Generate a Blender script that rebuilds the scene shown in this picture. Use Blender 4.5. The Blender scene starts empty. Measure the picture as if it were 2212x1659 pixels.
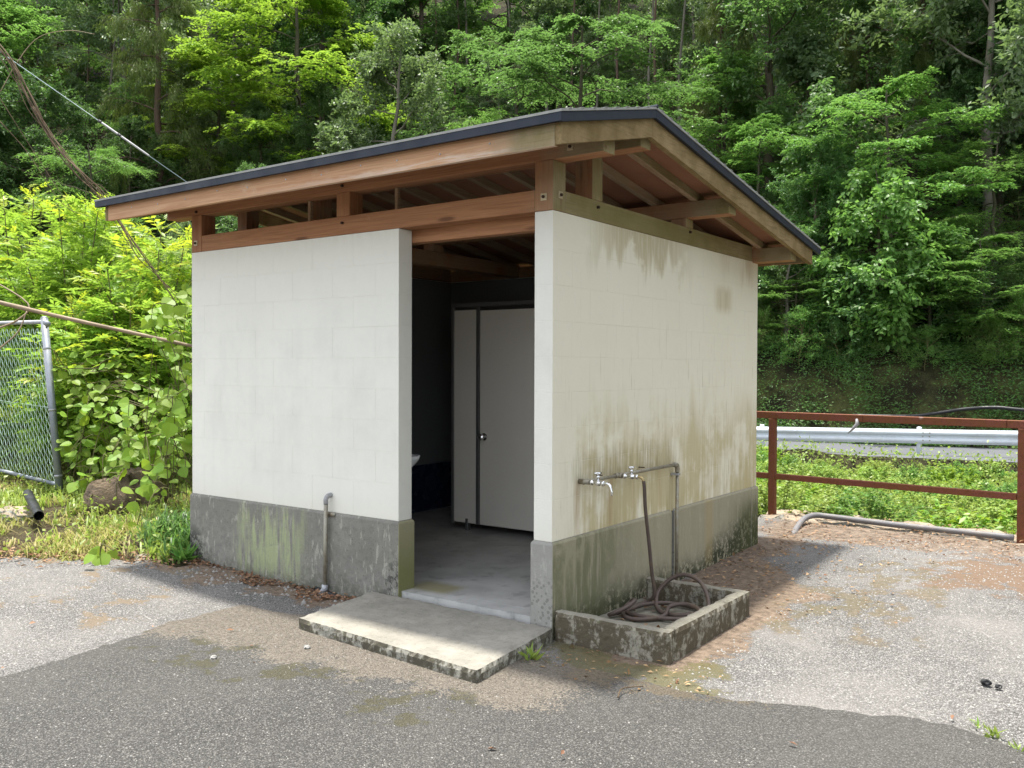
import bpy, bmesh, math, random
import numpy as np
from mathutils import Vector, Matrix, Euler

# ------------------------------------------------------------------ camera, sky, sun
SC = bpy.context.scene
COL = SC.collection
CAM = np.array([3.0074, -4.5625, 1.5507])
YAW, PITCH, ROLL, FPX = -0.6273, -0.0173, 0.0031, 1963.6     # pixels of a 2212 x 1659 picture
FW = np.array([math.sin(YAW)*math.cos(PITCH), math.cos(YAW)*math.cos(PITCH), math.sin(PITCH)])
_r = np.array([math.cos(YAW), -math.sin(YAW), 0.0]); _u = np.cross(_r, FW)
RT = _r*math.cos(ROLL) + _u*math.sin(ROLL)
UP = _u*math.cos(ROLL) - _r*math.sin(ROLL)
cam_data = bpy.data.cameras.new('camera')
cam = bpy.data.objects.new('camera', cam_data); COL.objects.link(cam)
cam_data.sensor_fit = 'HORIZONTAL'; cam_data.sensor_width = 36.0
cam_data.lens = FPX/2212*36.0
cam_data.clip_start = 0.05; cam_data.clip_end = 600
cam.matrix_world = Matrix(((RT[0], UP[0], -FW[0], CAM[0]), (RT[1], UP[1], -FW[1], CAM[1]),
                           (RT[2], UP[2], -FW[2], CAM[2]), (0, 0, 0, 1)))
SC.camera = cam

SUN_DIR = Vector((-0.11, 0.02, 1.0)).normalized()            # towards the sun
world = bpy.data.worlds.new('World'); SC.world = world; world.use_nodes = True
wn = world.node_tree.nodes; wl = world.node_tree.links
bg = next(n for n in wn if n.type == 'BACKGROUND')
sky = wn.new('ShaderNodeTexSky'); sky.sky_type = 'NISHITA'; sky.sun_disc = False
sky.sun_elevation = math.asin(SUN_DIR.z)
sky.sun_rotation = math.atan2(SUN_DIR.x, SUN_DIR.y)
sky.air_density = 1.0; sky.dust_density = 2.0; sky.ozone_density = 0.6
bg.inputs['Strength'].default_value = 0.15
hz = wn.new('ShaderNodeHueSaturation'); hz.inputs['Saturation'].default_value = 0.32     # thin bright cloud
wl.new(sky.outputs[0], hz.inputs['Color']); wl.new(hz.outputs[0], bg.inputs['Color'])
sun_data = bpy.data.lights.new('sun', 'SUN'); sun_data.energy = 3.0; sun_data.angle = math.radians(3.0)
sun_data.color = (1.0, 0.955, 0.87)
sun = bpy.data.objects.new('sun', sun_data); COL.objects.link(sun)
sun.rotation_euler = SUN_DIR.to_track_quat('Z', 'Y').to_euler(); sun.location = (-3, 0, 30)
SC.view_settings.view_transform = 'Standard'; SC.view_settings.look = 'None'
SC.view_settings.exposure = 1.60; SC.view_settings.gamma = 1.0
SC.view_settings.use_curve_mapping = False
SC.render.engine = 'CYCLES'
SC.cycles.max_bounces = 8; SC.cycles.diffuse_bounces = 5; SC.cycles.glossy_bounces = 3
SC.cycles.transmission_bounces = 4; SC.cycles.transparent_max_bounces = 4
SC.cycles.use_denoising = True
SC.cycles.sample_clamp_indirect = 6.0

RNG = np.random.default_rng(7)
random.seed(7)

# ------------------------------------------------------------------ small maths
def sstep(a, b, v):
    t = np.clip((np.asarray(v, float) - a)/(b - a), 0, 1)
    return t*t*(3 - 2*t)

def norm(v):
    v = np.asarray(v, float)
    return v/np.maximum(np.linalg.norm(v, axis=-1, keepdims=True), 1e-9)

def sight(u, v, d):
    """point at depth d metres along the line of sight through (u, v) of a 2212 wide picture"""
    return CAM + d*(FW + RT*(u - 1106)/FPX - UP*(v - 829.5)/FPX)

def sd(s, d):
    return CAM[0] + FW[0]/math.cos(PITCH)*d + RT[0]*s, CAM[1] + FW[1]/math.cos(PITCH)*d + RT[1]*s

def toe(x, y):
    s = (x - CAM[0])*RT[0] + (y - CAM[1])*RT[1]
    d = (x - CAM[0])*FW[0] + (y - CAM[1])*FW[1]
    return np.maximum((y - 22.9 - 0.19*x)/1.02, d - 31.5 + 0.10*s)

def edge_dist(x, y):
    """distance beyond the left edge of the paved yard"""
    ax, ay, bx, by = -4.83, -0.92, -3.35, -0.12
    nx, ny = -(by - ay), (bx - ax); l = math.hypot(nx, ny)
    return ((x - ax)*nx + (y - ay)*ny)/l

def wob(x, y, f, a, ph=0.0):
    return a*(np.sin(x*f + ph + 1.3*np.sin(y*f*.7 + ph))*np.cos(y*f*.83 - ph*.5) + .5*np.sin(x*f*2.3 + y*f*1.9 + ph*2))

def yard_z(x, y):
    return -0.085 + 0.02*np.clip(y, 0, 3.2) + 0.05*sstep(-2.3, -4.0, x)

def ground_z(x, y):
    x = np.asarray(x, float); y = np.asarray(y, float)
    z = yard_z(x, y) - 0.05
    e = edge_dist(x, y)
    left = sstep(-3.2, -4.0, x)
    z = z + left*sstep(-.05, .9, e)*0.10 + left*sstep(1.0, 4.0, e)*0.10
    # ravine behind the yard
    rav = sstep(5.35, 6.3, y)*(1 - sstep(17.4, 18.6, y - .19*x))
    leftfar = 1 - sstep(-5.0, -9.0, x)*.75
    z = z - rav*0.85*leftfar
    road = sstep(17.4, 18.7, y - .19*x)
    z = z*(1 - road) + road*(-0.58)
    t = toe(x, y)
    z = z + sstep(0, 1.3, t)*1.9 + np.clip(t - .5, 0, 60)*0.74
    rough = sstep(0.2, 2.0, t)
    return z + rough*(wob(x, y, .55, .30) + wob(x, y, 1.7, .13, 2.)) + sstep(.2, 1.0, e)*left*wob(x, y, 3.1, .025, 1.)

# ------------------------------------------------------------------ node helper
class NT:
    def __init__(self, name):
        self.m = bpy.data.materials.new(name); self.m.use_nodes = True
        self.t = self.m.node_tree; self.n = self.t.nodes; self.l = self.t.links
        for x in list(self.n):
            if x.type != 'OUTPUT_MATERIAL': self.n.remove(x)
        self.out = next(x for x in self.n if x.type == 'OUTPUT_MATERIAL')
        g = self.n.new('ShaderNodeNewGeometry'); self.geo = g
        self.pos = g.outputs['Position']; self.nrm = g.outputs['Normal']
        self.rnd = g.outputs['Random Per Island']
        self._xyz = None
    def put(self, sock, v):
        if isinstance(v, bpy.types.NodeSocket): self.l.new(v, sock)
        elif isinstance(v, (tuple, list)):
            sock.default_value = tuple(v) + ((1.0,) if len(sock.default_value) == 4 and len(v) == 3 else ())
        else: sock.default_value = v
    def sep(self, v):
        s = self.n.new('ShaderNodeSeparateXYZ'); self.put(s.inputs[0], v); return s.outputs
    @property
    def xyz(self):
        if self._xyz is None: self._xyz = self.sep(self.pos)
        return self._xyz
    def scaled(self, sx, sy, sz, v=None, loc=(0, 0, 0)):
        m = self.n.new('ShaderNodeMapping'); self.put(m.inputs['Vector'], v or self.pos)
        m.inputs['Scale'].default_value = (sx, sy, sz); m.inputs['Location'].default_value = loc
        return m.outputs[0]
    def noise(self, scale=5, detail=4, rough=.55, v=None, dist=0.0):
        t = self.n.new('ShaderNodeTexNoise'); self.put(t.inputs['Vector'], v or self.pos)
        t.inputs['Scale'].default_value = scale; t.inputs['Detail'].default_value = detail
        t.inputs['Roughness'].default_value = rough; t.inputs['Distortion'].default_value = dist
        return t.outputs['Fac']
    def vor(self, scale=30, v=None, feature='F1', out='Distance', rand=1.0):
        t = self.n.new('ShaderNodeTexVoronoi'); t.feature = feature; self.put(t.inputs['Vector'], v or self.pos)
        t.inputs['Scale'].default_value = scale; t.inputs['Randomness'].default_value = rand
        return t.outputs[out]
    def ss(self, v, a, b, lo=0.0, hi=1.0):
        t = self.n.new('ShaderNodeMapRange'); t.interpolation_type = 'SMOOTHSTEP'; self.put(t.inputs[0], v)
        self.put(t.inputs[1], a); self.put(t.inputs[2], b); t.inputs[3].default_value = lo; t.inputs[4].default_value = hi
        if not isinstance(a, bpy.types.NodeSocket) and not isinstance(b, bpy.types.NodeSocket) and a > b:
            t.inputs[1].default_value, t.inputs[2].default_value = b, a
            t.inputs[3].default_value, t.inputs[4].default_value = hi, lo
        return t.outputs[0]
    def M(self, op, a, b=0.0, clamp=False):
        t = self.n.new('ShaderNodeMath'); t.operation = op; t.use_clamp = clamp
        self.put(t.inputs[0], a); self.put(t.inputs[1], b); return t.outputs[0]
    def mul(self, *a):
        r = a[0]
        for x in a[1:]: r = self.M('MULTIPLY', r, x)
        return r
    def add(self, *a):
        r = a[0]
        for x in a[1:]: r = self.M('ADD', r, x)
        return r
    def win(self, v, a, b, soft):
        return self.mul(self.ss(v, a - soft, a + soft), self.ss(v, b + soft, b - soft))
    def mix(self, f, a, b, mode='MIX'):
        t = self.n.new('ShaderNodeMix'); t.data_type = 'RGBA'; t.blend_type = mode; t.clamp_factor = True
        self.put(t.inputs[0], f); self.put(t.inputs[6], a); self.put(t.inputs[7], b); return t.outputs[2]
    def ramp(self, f, stops):
        t = self.n.new('ShaderNodeValToRGB'); self.put(t.inputs[0], f); e = t.color_ramp.elements
        while len(e) < len(stops): e.new(0.5)
        for k, (p, c) in enumerate(stops): e[k].position = p; e[k].color = tuple(c) + (1,)
        return t.outputs[0]
    def bump(self, h, dist=.01, strength=.6, prev=None):
        t = self.n.new('ShaderNodeBump'); t.inputs['Distance'].default_value = dist
        t.inputs['Strength'].default_value = strength; self.put(t.inputs['Height'], h)
        if prev: self.l.new(prev, t.inputs['Normal'])
        return t.outputs[0]
    def principled(self, color, rough=.8, metal=0.0, spec=.4, normal=None):
        p = self.n.new('ShaderNodeBsdfPrincipled'); self.put(p.inputs['Base Color'], color)
        self.put(p.inputs['Roughness'], rough); self.put(p.inputs['Metallic'], metal)
        p.inputs['Specular IOR Level'].default_value = spec
        if normal: self.l.new(normal, p.inputs['Normal'])
        return p
    def done(self, sh):
        self.l.new(sh.outputs[0], self.out.inputs['Surface']); return self.m

# ------------------------------------------------------------------ materials
def mat_paint():
    k = NT('cream_masonry_paint'); x, y, z = k.xyz
    nx, ny, nz = k.sep(k.nrm)
    side = k.mul(k.ss(nx, .5, .8), k.ss(x, -.03, -.01)); front = k.ss(ny, -.5, -.8)
    base = k.mix(k.noise(1.6, 4), (.70, .69, .615), (.76, .75, .68))
    base = k.mix(k.mul(side, .9), base, k.mix(k.noise(1.1, 4), (.70, .66, .51), (.77, .735, .60)))  # yellower tap side: bounced light put into the paint colour, along with staining
    base = k.mix(k.ss(k.noise(14, 5), .45, .8, 0, .16), base, (.60, .60, .55))
    st = k.noise(1, 5, .65, k.scaled(13, 13, .8)); st2 = k.noise(1, 5, .6, k.scaled(5.5, 5.5, .55, loc=(3, 1, 2)))
    fine = k.noise(1, 4, .6, k.scaled(45, 45, 3.0))
    blot = k.noise(2.2, 5, .62)
    # drips below the timber on the tap wall
    m = k.mul(side, k.ss(k.add(z, k.mul(st2, -.85), k.mul(st, -.40), k.mul(fine, -.10)), 1.54, 1.70), k.win(y, .55, 1.75, .35), k.ss(blot, .38, .48), k.ss(fine, .25, .6, .5, 1))
    c = k.mix(k.mul(m, .68), base, (.36, .30, .145))
    m = k.mul(side, k.ss(k.add(z, k.mul(st, -.5)), 1.98, 2.18), k.win(y, 2.6, 3.3, .2), k.ss(st2, .4, .6))
    c = k.mix(k.mul(m, .45), c, (.42, .29, .15))
    # algae in the lower half of the tap wall
    m = k.mul(side, k.ss(k.add(z, k.mul(st2, .9)), 1.92, 1.35), k.ss(k.add(blot, k.mul(st, .30), k.mul(fine, .16)), .60, .80), k.ss(y, .0, .5))
    c = k.mix(k.mul(m, .72), c, (.46, .39, .20))
    m = k.mul(side, k.ss(k.add(z, k.mul(st, .5), k.mul(st2, .5)), 1.75, .95), k.ss(k.add(k.mul(st, .6), k.mul(fine, .4)), .40, .60), k.ss(y, .05, .4))
    c = k.mix(k.mul(m, .62), c, (.42, .345, .17))
    m = k.mul(side, k.ss(fine, .56, .70), k.ss(st2, .45, .6), k.ss(z, 2.3, 1.2)); c = k.mix(k.mul(m, .5), c, (.33, .27, .13))
    m = k.mul(side, k.win(y, 2.42, 2.72, .08), k.win(k.add(z, k.mul(fine, .10)), 2.08, 2.27, .05), k.ss(fine, .2, .6, .4, 1))
    c = k.mix(k.mul(m, .6), c, (.40, .34, .17))
    # rust runs below the taps
    for yc, w in ((.285, .05), (.70, .055), (1.02, .025), (1.42, .05), (1.72, .03)):
        d = k.M('ABSOLUTE', k.M('SUBTRACT', k.add(y, k.mul(st, .06)), yc + .03))
        m = k.mul(side, k.ss(d, w*1.1, w*.15), k.ss(z, .90, .80), k.ss(z, .45, .7, .6, 1), k.ss(fine, .3, .7, .35, 1))
        c = k.mix(k.mul(m, .62 if w > .045 and yc < 1 else .35), c, (.34, .215, .10))
    # darker streaked band along the pipe
    m = k.mul(side, k.win(y, .25, 1.65, .08), k.ss(z, .80, .86), k.ss(k.add(z, k.mul(st, -.3)), .92, .78), k.ss(fine, .3, .6))
    c = k.mix(k.mul(m, .55), c, (.28, .23, .12))
    # faint grey weathering of the entrance wall
    m = k.mul(front, k.ss(k.add(blot, k.mul(st2, .5)), .66, .98), k.win(z, .6, 2.0, .35))
    c = k.mix(k.mul(m, .2), c, (.46, .455, .42))
    m = k.mul(front, k.ss(k.add(z, k.mul(st, -.35)), 2.13, 2.4), k.ss(st, .4, .65))
    c = k.mix(k.mul(m, .22), c, (.55, .50, .40))
    m = k.mul(front, k.ss(k.add(z, k.mul(blot, .2)), .78, .52))
    c = k.mix(k.mul(m, .35), c, (.60, .58, .46))
    sp = k.ss(k.vor(70), .16, .07); c = k.mix(k.mul(sp, k.ss(k.noise(9, 2), .55, .7), .35), c, (.40, .38, .32))
    h = k.add(k.mul(k.noise(150, 3, .6), .6), k.mul(k.noise(30, 3), .5))
    return k.done(k.principled(c, .78, 0, .3, k.bump(h, .0035, .75)))

def mat_plinth():
    k = NT('plinth_concrete'); x, y, z = k.xyz
    nx, ny, nz = k.sep(k.nrm)
    side = k.ss(nx, .5, .8); front = k.ss(ny, -.5, -.8)
    blot = k.noise(3, 6, .65); fine = k.noise(28, 5, .65); st = k.noise(1, 5, .65, k.scaled(17, 17, 1.7)); st2 = k.noise(1, 4, .6, k.scaled(40, 40, 4))
    c = k.mix(blot, (.135, .132, .112), (.29, .282, .25)); c = k.mix(k.ss(fine, .42, .72, 0, .7), c, (.15, .147, .13)); c = k.mix(k.mul(k.ss(k.noise(1, 4, .6, k.scaled(30, 30, 9)), .56, .66), .6), c, (.40, .39, .33)); c = k.mix(k.mul(k.ss(k.noise(75, 3, .6), .60, .68), .55), c, (.07, .07, .06))
    c = k.mix(k.mul(side, .75), c, k.mix(st, (.27, .245, .145), (.42, .38, .27)))
    # pale green algae panel on the entrance side
    m = k.mul(front, k.win(k.add(x, k.mul(st2, .25), k.mul(blot, .2)), -2.70, -2.0, .16), k.ss(z, -.1, .02), k.ss(k.add(z, k.mul(st, -.85)), .11, -.13), k.ss(k.add(k.mul(st2, .5), k.mul(st, .5)), .40, .56), k.ss(fine, .25, .5, .4, 1))
    c = k.mix(k.mul(m, .8), c, (.35, .395, .21))
    m = k.mul(front, k.ss(k.add(z, k.mul(blot, .3), k.mul(st, .2)), .34, .12), k.ss(k.add(fine, k.mul(st2, .2)), .48, .62)); c = k.mix(k.mul(m, .6), c, (.075, .078, .05))
    m = k.mul(front, k.ss(st, .58, .68), k.ss(k.noise(1, 3, .5, k.scaled(24, 24, 5)), .52, .62), k.ss(z, .45, .3))
    c = k.mix(k.mul(m, .5), c, (.36, .40, .24))
    m = k.mul(front, k.ss(k.add(x, k.mul(blot, .6)), -2.95, -3.25), k.ss(k.add(z, k.mul(fine, .2)), .42, .22), k.ss(fine, .44, .53))
    c = k.mix(k.mul(m, .85), c, (.03, .03, .026))
    m = k.mul(front, k.ss(x, -1.42, -1.30), k.ss(x, -.8, -1.0), k.ss(fine, .48, .58), k.ss(z, .32, .1))
    c = k.mix(k.mul(m, .8), c, (.05, .05, .045))
    jam = k.mul(k.ss(nx, .5, .8), k.ss(x, -1.0, -1.1))
    c = k.mix(k.mul(jam, .8), c, k.mix(k.ss(z, .1, .55), (.17, .18, .06), (.30, .285, .18)))
    # dark damp foot of the tap wall
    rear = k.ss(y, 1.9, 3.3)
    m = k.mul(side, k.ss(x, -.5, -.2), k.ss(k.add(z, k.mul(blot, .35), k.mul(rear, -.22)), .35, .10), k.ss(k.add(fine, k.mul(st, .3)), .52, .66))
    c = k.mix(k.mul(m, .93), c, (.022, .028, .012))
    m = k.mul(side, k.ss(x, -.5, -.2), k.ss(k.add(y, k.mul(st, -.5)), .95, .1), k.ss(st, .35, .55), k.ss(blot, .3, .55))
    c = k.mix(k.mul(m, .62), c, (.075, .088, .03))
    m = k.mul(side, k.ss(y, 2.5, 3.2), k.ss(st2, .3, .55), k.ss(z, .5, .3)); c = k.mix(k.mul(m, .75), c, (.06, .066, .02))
    c = k.mix(k.mul(side, k.win(y, 2.2, 2.34, .04), k.ss(z, -.1, .1), .35), c, (.36, .26, .10))
    # blister spots on the pier foot
    pier = k.mul(front, k.ss(x, -.25, -.16))
    c = k.mix(k.mul(pier, .55), c, (.36, .355, .33))
    m = k.mul(pier, k.ss(k.vor(34, out='Distance'), .42, .3), k.ss(k.add(z, k.mul(blot, .3)), .5, .35)); c = k.mix(k.mul(m, .6), c, (.14, .138, .12))
    h = k.add(k.mul(k.noise(60, 5, .7), .6), k.mul(fine, .5))
    return k.done(k.principled(c, .9, 0, .25, k.bump(h, .006, .8)))

def mat_mould(name, top=(.36, .35, .31), bare=(.40, .39, .35), dark=(.05, .043, .032), amount=.5, topdirt=.35):
    k = NT(name); x, y, z = k.xyz; nz = k.sep(k.nrm)[2]
    up = k.ss(nz, .4, .8)
    b = k.noise(4, 6, .65); f = k.noise(24, 6, .7); st = k.noise(1, 5, .7, k.scaled(14, 14, 5))
    sidec = k.mix(k.ss(f, .35, .7), bare, (.22, .215, .185))
    sidec = k.mix(k.mul(k.ss(k.add(k.mul(b, .40), k.mul(st, .45), k.mul(f, .38)), amount + .07, amount + .15), .95), sidec, dark)
    sidec = k.mix(k.mul(k.ss(k.noise(40, 3), .6, .68), .5), sidec, (.13, .14, .07))
    topc = k.mix(k.ss(b, .3, .7), top, tuple(v*.72 for v in top)); topc = k.mix(k.mul(k.ss(f, .5, .72), topdirt), topc, (.10, .10, .07))
    topc = k.mix(k.mul(k.ss(k.vor(60), .2, .1), .25), topc, (.5, .49, .45))
    h = k.add(k.mul(k.noise(70, 5, .7), .5), f)
    return k.done(k.principled(k.mix(up, sidec, topc), .92, 0, .2, k.bump(h, .008, .8)))

def mat_wood(name, axis, fresh=(.41, .205, .10), dark=(.29, .128, .058), worn=.5):
    k = NT(name); x, y, z = k.xyz; nx, ny, nz = k.sep(k.nrm)
    sc = {'x': (.9, 22, 22), 'y': (22, .9, 22), 'z': (22, 22, .9)}[axis]
    fs = {'x': (4, 150, 150), 'y': (150, 4, 150), 'z': (150, 150, 4)}[axis]
    g = k.noise(1, 5, .6, k.scaled(*sc), 1.2); g2 = k.noise(1, 3, .5, k.scaled(*fs))
    c = k.mix(k.ss(g, .3, .72), fresh, dark); c = k.mix(k.ss(g2, .42, .72, 0, .35), c, tuple(v*.55 for v in dark))
    ks = {'x': (1.6, 8, 8), 'y': (8, 1.6, 8), 'z': (8, 8, 1.6)}[axis]
    kn = k.ss(k.vor(1, k.scaled(*ks)), .17, .06); c = k.mix(k.mul(kn, .75), c, (.09, .036, .016))
    # bare pale scuffs where the stain has gone
    sc2 = k.mul(k.ss(k.noise(2.3, 5, .7), .60, .72), k.ss(g, .38, .5)); c = k.mix(k.mul(sc2, worn), c, (.50, .36, .24))
    if name.startswith('sunned'):
        wr = k.mul(k.ss(k.add(z, k.mul(k.noise(6, 5, .7, k.scaled(.6, 1, 2)), .10)), 2.825, 2.795), k.ss(x, -2.6, -.4), k.ss(g2, .35, .55)); c = k.mix(k.mul(wr, .75), c, (.62, .50, .40))
    # weathered olive grey on faces that look out over the tap yard
    out = k.mul(k.ss(nx, .45, .8), k.ss(x, -.16, -.13))
    over = k.mul(k.ss(x, .0, .12), k.ss(k.M('ABSOLUTE', nz), .7, .4))
    n = k.noise(3.2, 5, .65)
    grey = k.mix(k.ss(n, .3, .7), (.215, .17, .07), (.31, .255, .14)); grey = k.mix(k.ss(g2, .4, .75, 0, .4), grey, (.12, .10, .05))
    grey = k.mix(k.mul(kn, .6), grey, (.16, .08, .04))
    c = k.mix(k.mul(k.M('MAXIMUM', out, over), k.ss(n, .1, .4, .85, 1)), c, grey)
    tie = k.mul(out, k.win(y, .25, 2.2, .5), k.ss(z, 2.66, 2.6)); c = k.mix(k.mul(tie, .6), c, (.155, .135, .04))
    rot = k.mul(k.ss(x, -.30, .05), k.ss(ny, -.4, -.8), k.ss(n, .35, .6)); c = k.mix(k.mul(rot, .6), c, (.30, .23, .15))
    ins = k.mul(k.ss(y, .15, .3), k.ss(x, .0, -.2), k.ss(k.noise(4, 3), .35, .6)); c = k.mix(k.mul(ins, .5), c, (.30, .24, .15))
    return k.done(k.principled(c, .72, 0, .3, k.bump(k.add(g2, k.mul(g, .4)), .0016, .6)))

def mat_rake():
    k = NT('weathered_rake_timber'); x, y, z = k.xyz
    g2 = k.noise(1, 4, .6, k.scaled(150, 4, 60)); n = k.noise(3, 6, .7); f = k.noise(35, 5, .7)
    c = k.mix(k.ss(n, .3, .7), (.165, .115, .045), (.31, .225, .115)); c = k.mix(k.ss(g2, .45, .70, 0, .6), c, (.12, .09, .04))
    c = k.mix(k.mul(k.ss(f, .5, .7), .5), c, (.20, .175, .075)); c = k.mix(k.ss(f, .70, .78, 0, .6), c, (.56, .52, .42))
    return k.done(k.principled(c, .85, 0, .2, k.bump(g2, .002, .6)))

def mat_simple(name, col, rough=.6, metal=0., var=.25, scale=12, bump=.0, spec=.4, dirt=None, dirt_amt=.5, seed=0.):
    k = NT(name); n = k.noise(scale, 5, .6, k.scaled(1, 1, 1, loc=(seed, seed, 0)))
    c = k.mix(n, tuple(v*(1 - var) for v in col), tuple(min(1, v*(1 + var)) for v in col))
    if dirt: c = k.mix(k.mul(k.ss(k.noise(scale*.6, 6, .7, k.scaled(1, 1, 1, loc=(4 + seed, 2, 1))), .45, .65), dirt_amt), c, dirt)
    r = k.ss(k.noise(scale*2, 3), .3, .7, max(.05, rough - .1), min(1, rough + .1))
    return k.done(k.principled(c, r, metal, spec, k.bump(k.noise(scale*5, 4, .6), bump, .7) if bump else None))

def mat_rust():
    k = NT('rusted_paint_steel'); n = k.noise(9, 6, .7); f = k.noise(60, 5, .7)
    c = k.mix(k.ss(n, .35, .62), (.19, .062, .040), (.17, .064, .024)); c = k.mix(k.ss(f, .45, .7, 0, .6), c, (.075, .028, .014))
    c = k.mix(k.ss(k.noise(2.6, 4), .66, .70, 0, .6), c, (.40, .30, .26))
    return k.done(k.principled(c, .75, .15, .35, k.bump(f, .003, .7)))

def grit(k, scale):
    cells = k.vor(scale, out='Color'); d = k.vor(scale)
    return k.sep(cells)[0], d

def mat_apron():
    k = NT('old_weathered_paving'); x, y, z = k.xyz
    b = k.noise(.9, 6, .62); m1 = k.noise(3.0, 6, .65); f = k.noise(70, 4, .7)
    v, d = grit(k, 120); v2, d2 = grit(k, 50)
    c = k.ramp(v, [(0, (.115, .112, .108)), (.5, (.19, .186, .18)), (1, (.33, .32, .305))])
    c = k.mix(k.ss(d, .34, .62, 0, .8), c, (.055, .052, .048))
    c = k.mix(k.ss(b, .4, .7, 0, .45), c, (.25, .235, .22)); c = k.mix(k.ss(f, .5, .8, 0, .4), c, (.12, .115, .11))
    wx = k.add(x, k.mul(k.M('SUBTRACT', m1, .5), 1.3)); wy = k.add(y, k.mul(k.M('SUBTRACT', k.noise(2.2, 6, .65, k.scaled(1, 1, 1, loc=(7, 3, 0))), .5), 1.5))
    # leaf mould and soil beside the wall, basin and kerb
    lim = k.ss(wy, 2.0, 2.45, 1.0, .36)
    soil = k.mul(k.ss(k.M('SUBTRACT', wx, lim), .12, -.12), k.ss(wx, -.2, 0), k.ss(wy, -.25, .1), k.ss(m1, .18, .42))
    back = k.mul(k.ss(wy, 3.75, 4.15), k.ss(x, -.5, 0))
    red = k.mul(k.win(wx, 1.55, 4.0, .16), k.win(wy, 2.62, 3.85, .2), k.ss(k.noise(5, 5), .3, .5))
    mossR = k.mul(k.win(wx, .9, 1.75, .18), k.win(wy, .9, 3.4, .35), k.ss(k.noise(3.4, 6, .68, k.scaled(1.3, .8, 1)), .46, .58))
    fr = k.mul(k.win(wx, .1, 1.15, .12), k.win(wy, -.42, .15, .1))
    left = k.mul(k.ss(wy, -.42, -.22), k.ss(x, -.9, -1.3))
    mossL = k.mul(k.ss(x, -2.2, -2.6), k.ss(k.noise(2.6, 6, .66, k.scaled(1, 1.3, 1)), .56, .64), k.ss(y, -2.2, -1.2))
    gr = k.mul(k.M('SUBTRACT', k.add(k.mul(v, .5), k.mul(f, .5), k.mul(k.noise(19, 4, .7), .5)), .75), 1.1)
    def gm(m): return k.ss(k.add(m, gr), .36, .60)
    soil, back, red, mossR, fr, left, mossL = [gm(q) for q in (soil, back, red, mossR, fr, left, mossL)]
    chip = k.ss(k.vor(55, out='Distance'), .22, .12); chipc = k.vor(55, out='Color')
    brown = k.mix(k.ss(k.noise(22, 6, .75), .3, .7), (.085, .06, .042), (.24, .18, .13)); brown = k.mix(k.mul(chip, k.ss(k.sep(chipc)[0], .5, .7), .8), brown, (.36, .28, .20)); moss = k.mix(k.noise(30, 5), (.055, .060, .022), (.15, .125, .06))
    c = k.mix(k.mul(soil, .93), c, brown); c = k.mix(k.mul(back, .9), c, k.mix(k.mul(chip, k.ss(k.sep(chipc)[1], .4, .6)), k.mix(k.ss(k.noise(15, 6, .75), .35, .68), (.085, .062, .045), (.25, .19, .14)), (.42, .35, .27)))
    c = k.mix(k.mul(red, .88), c, k.mix(k.noise(26, 5), (.105, .066, .042), (.20, .135, .088)))
    c = k.mix(k.mul(mossR, .7), c, k.mix(k.noise(2.1, 3), moss, brown)); c = k.mix(k.mul(fr, .8), c, moss); c = k.mix(k.mul(left, .9), c, brown); c = k.mix(k.mul(mossL, .7), c, (.17, .125, .075))
    wv = k.n.new('ShaderNodeVectorMath'); wv.operation = 'ADD'; k.l.new(k.pos, wv.inputs[0])
    nz_ = k.n.new('ShaderNodeTexNoise'); nz_.inputs['Scale'].default_value = 3.0; k.l.new(k.pos, nz_.inputs['Vector']); k.l.new(nz_.outputs['Color'], wv.inputs[1])
    cr = k.mul(k.ss(k.vor(2.3, wv.outputs[0], 'DISTANCE_TO_EDGE'), .020, .006), k.ss(k.noise(1.4, 3), .50, .60), k.ss(x, 1.6, 2.1), k.ss(y, 1.0, .3)); c = k.mix(k.mul(cr, .6), c, (.07, .065, .055))
    h = k.add(k.mul(k.M('SUBTRACT', 1.0, d), .8), k.mul(k.M('SUBTRACT', 1.0, d2), .5), k.mul(f, .3), k.mul(cr, -1.5))
    return k.done(k.principled(c, .9, 0, .25, k.bump(h, .009, .9)))

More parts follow.
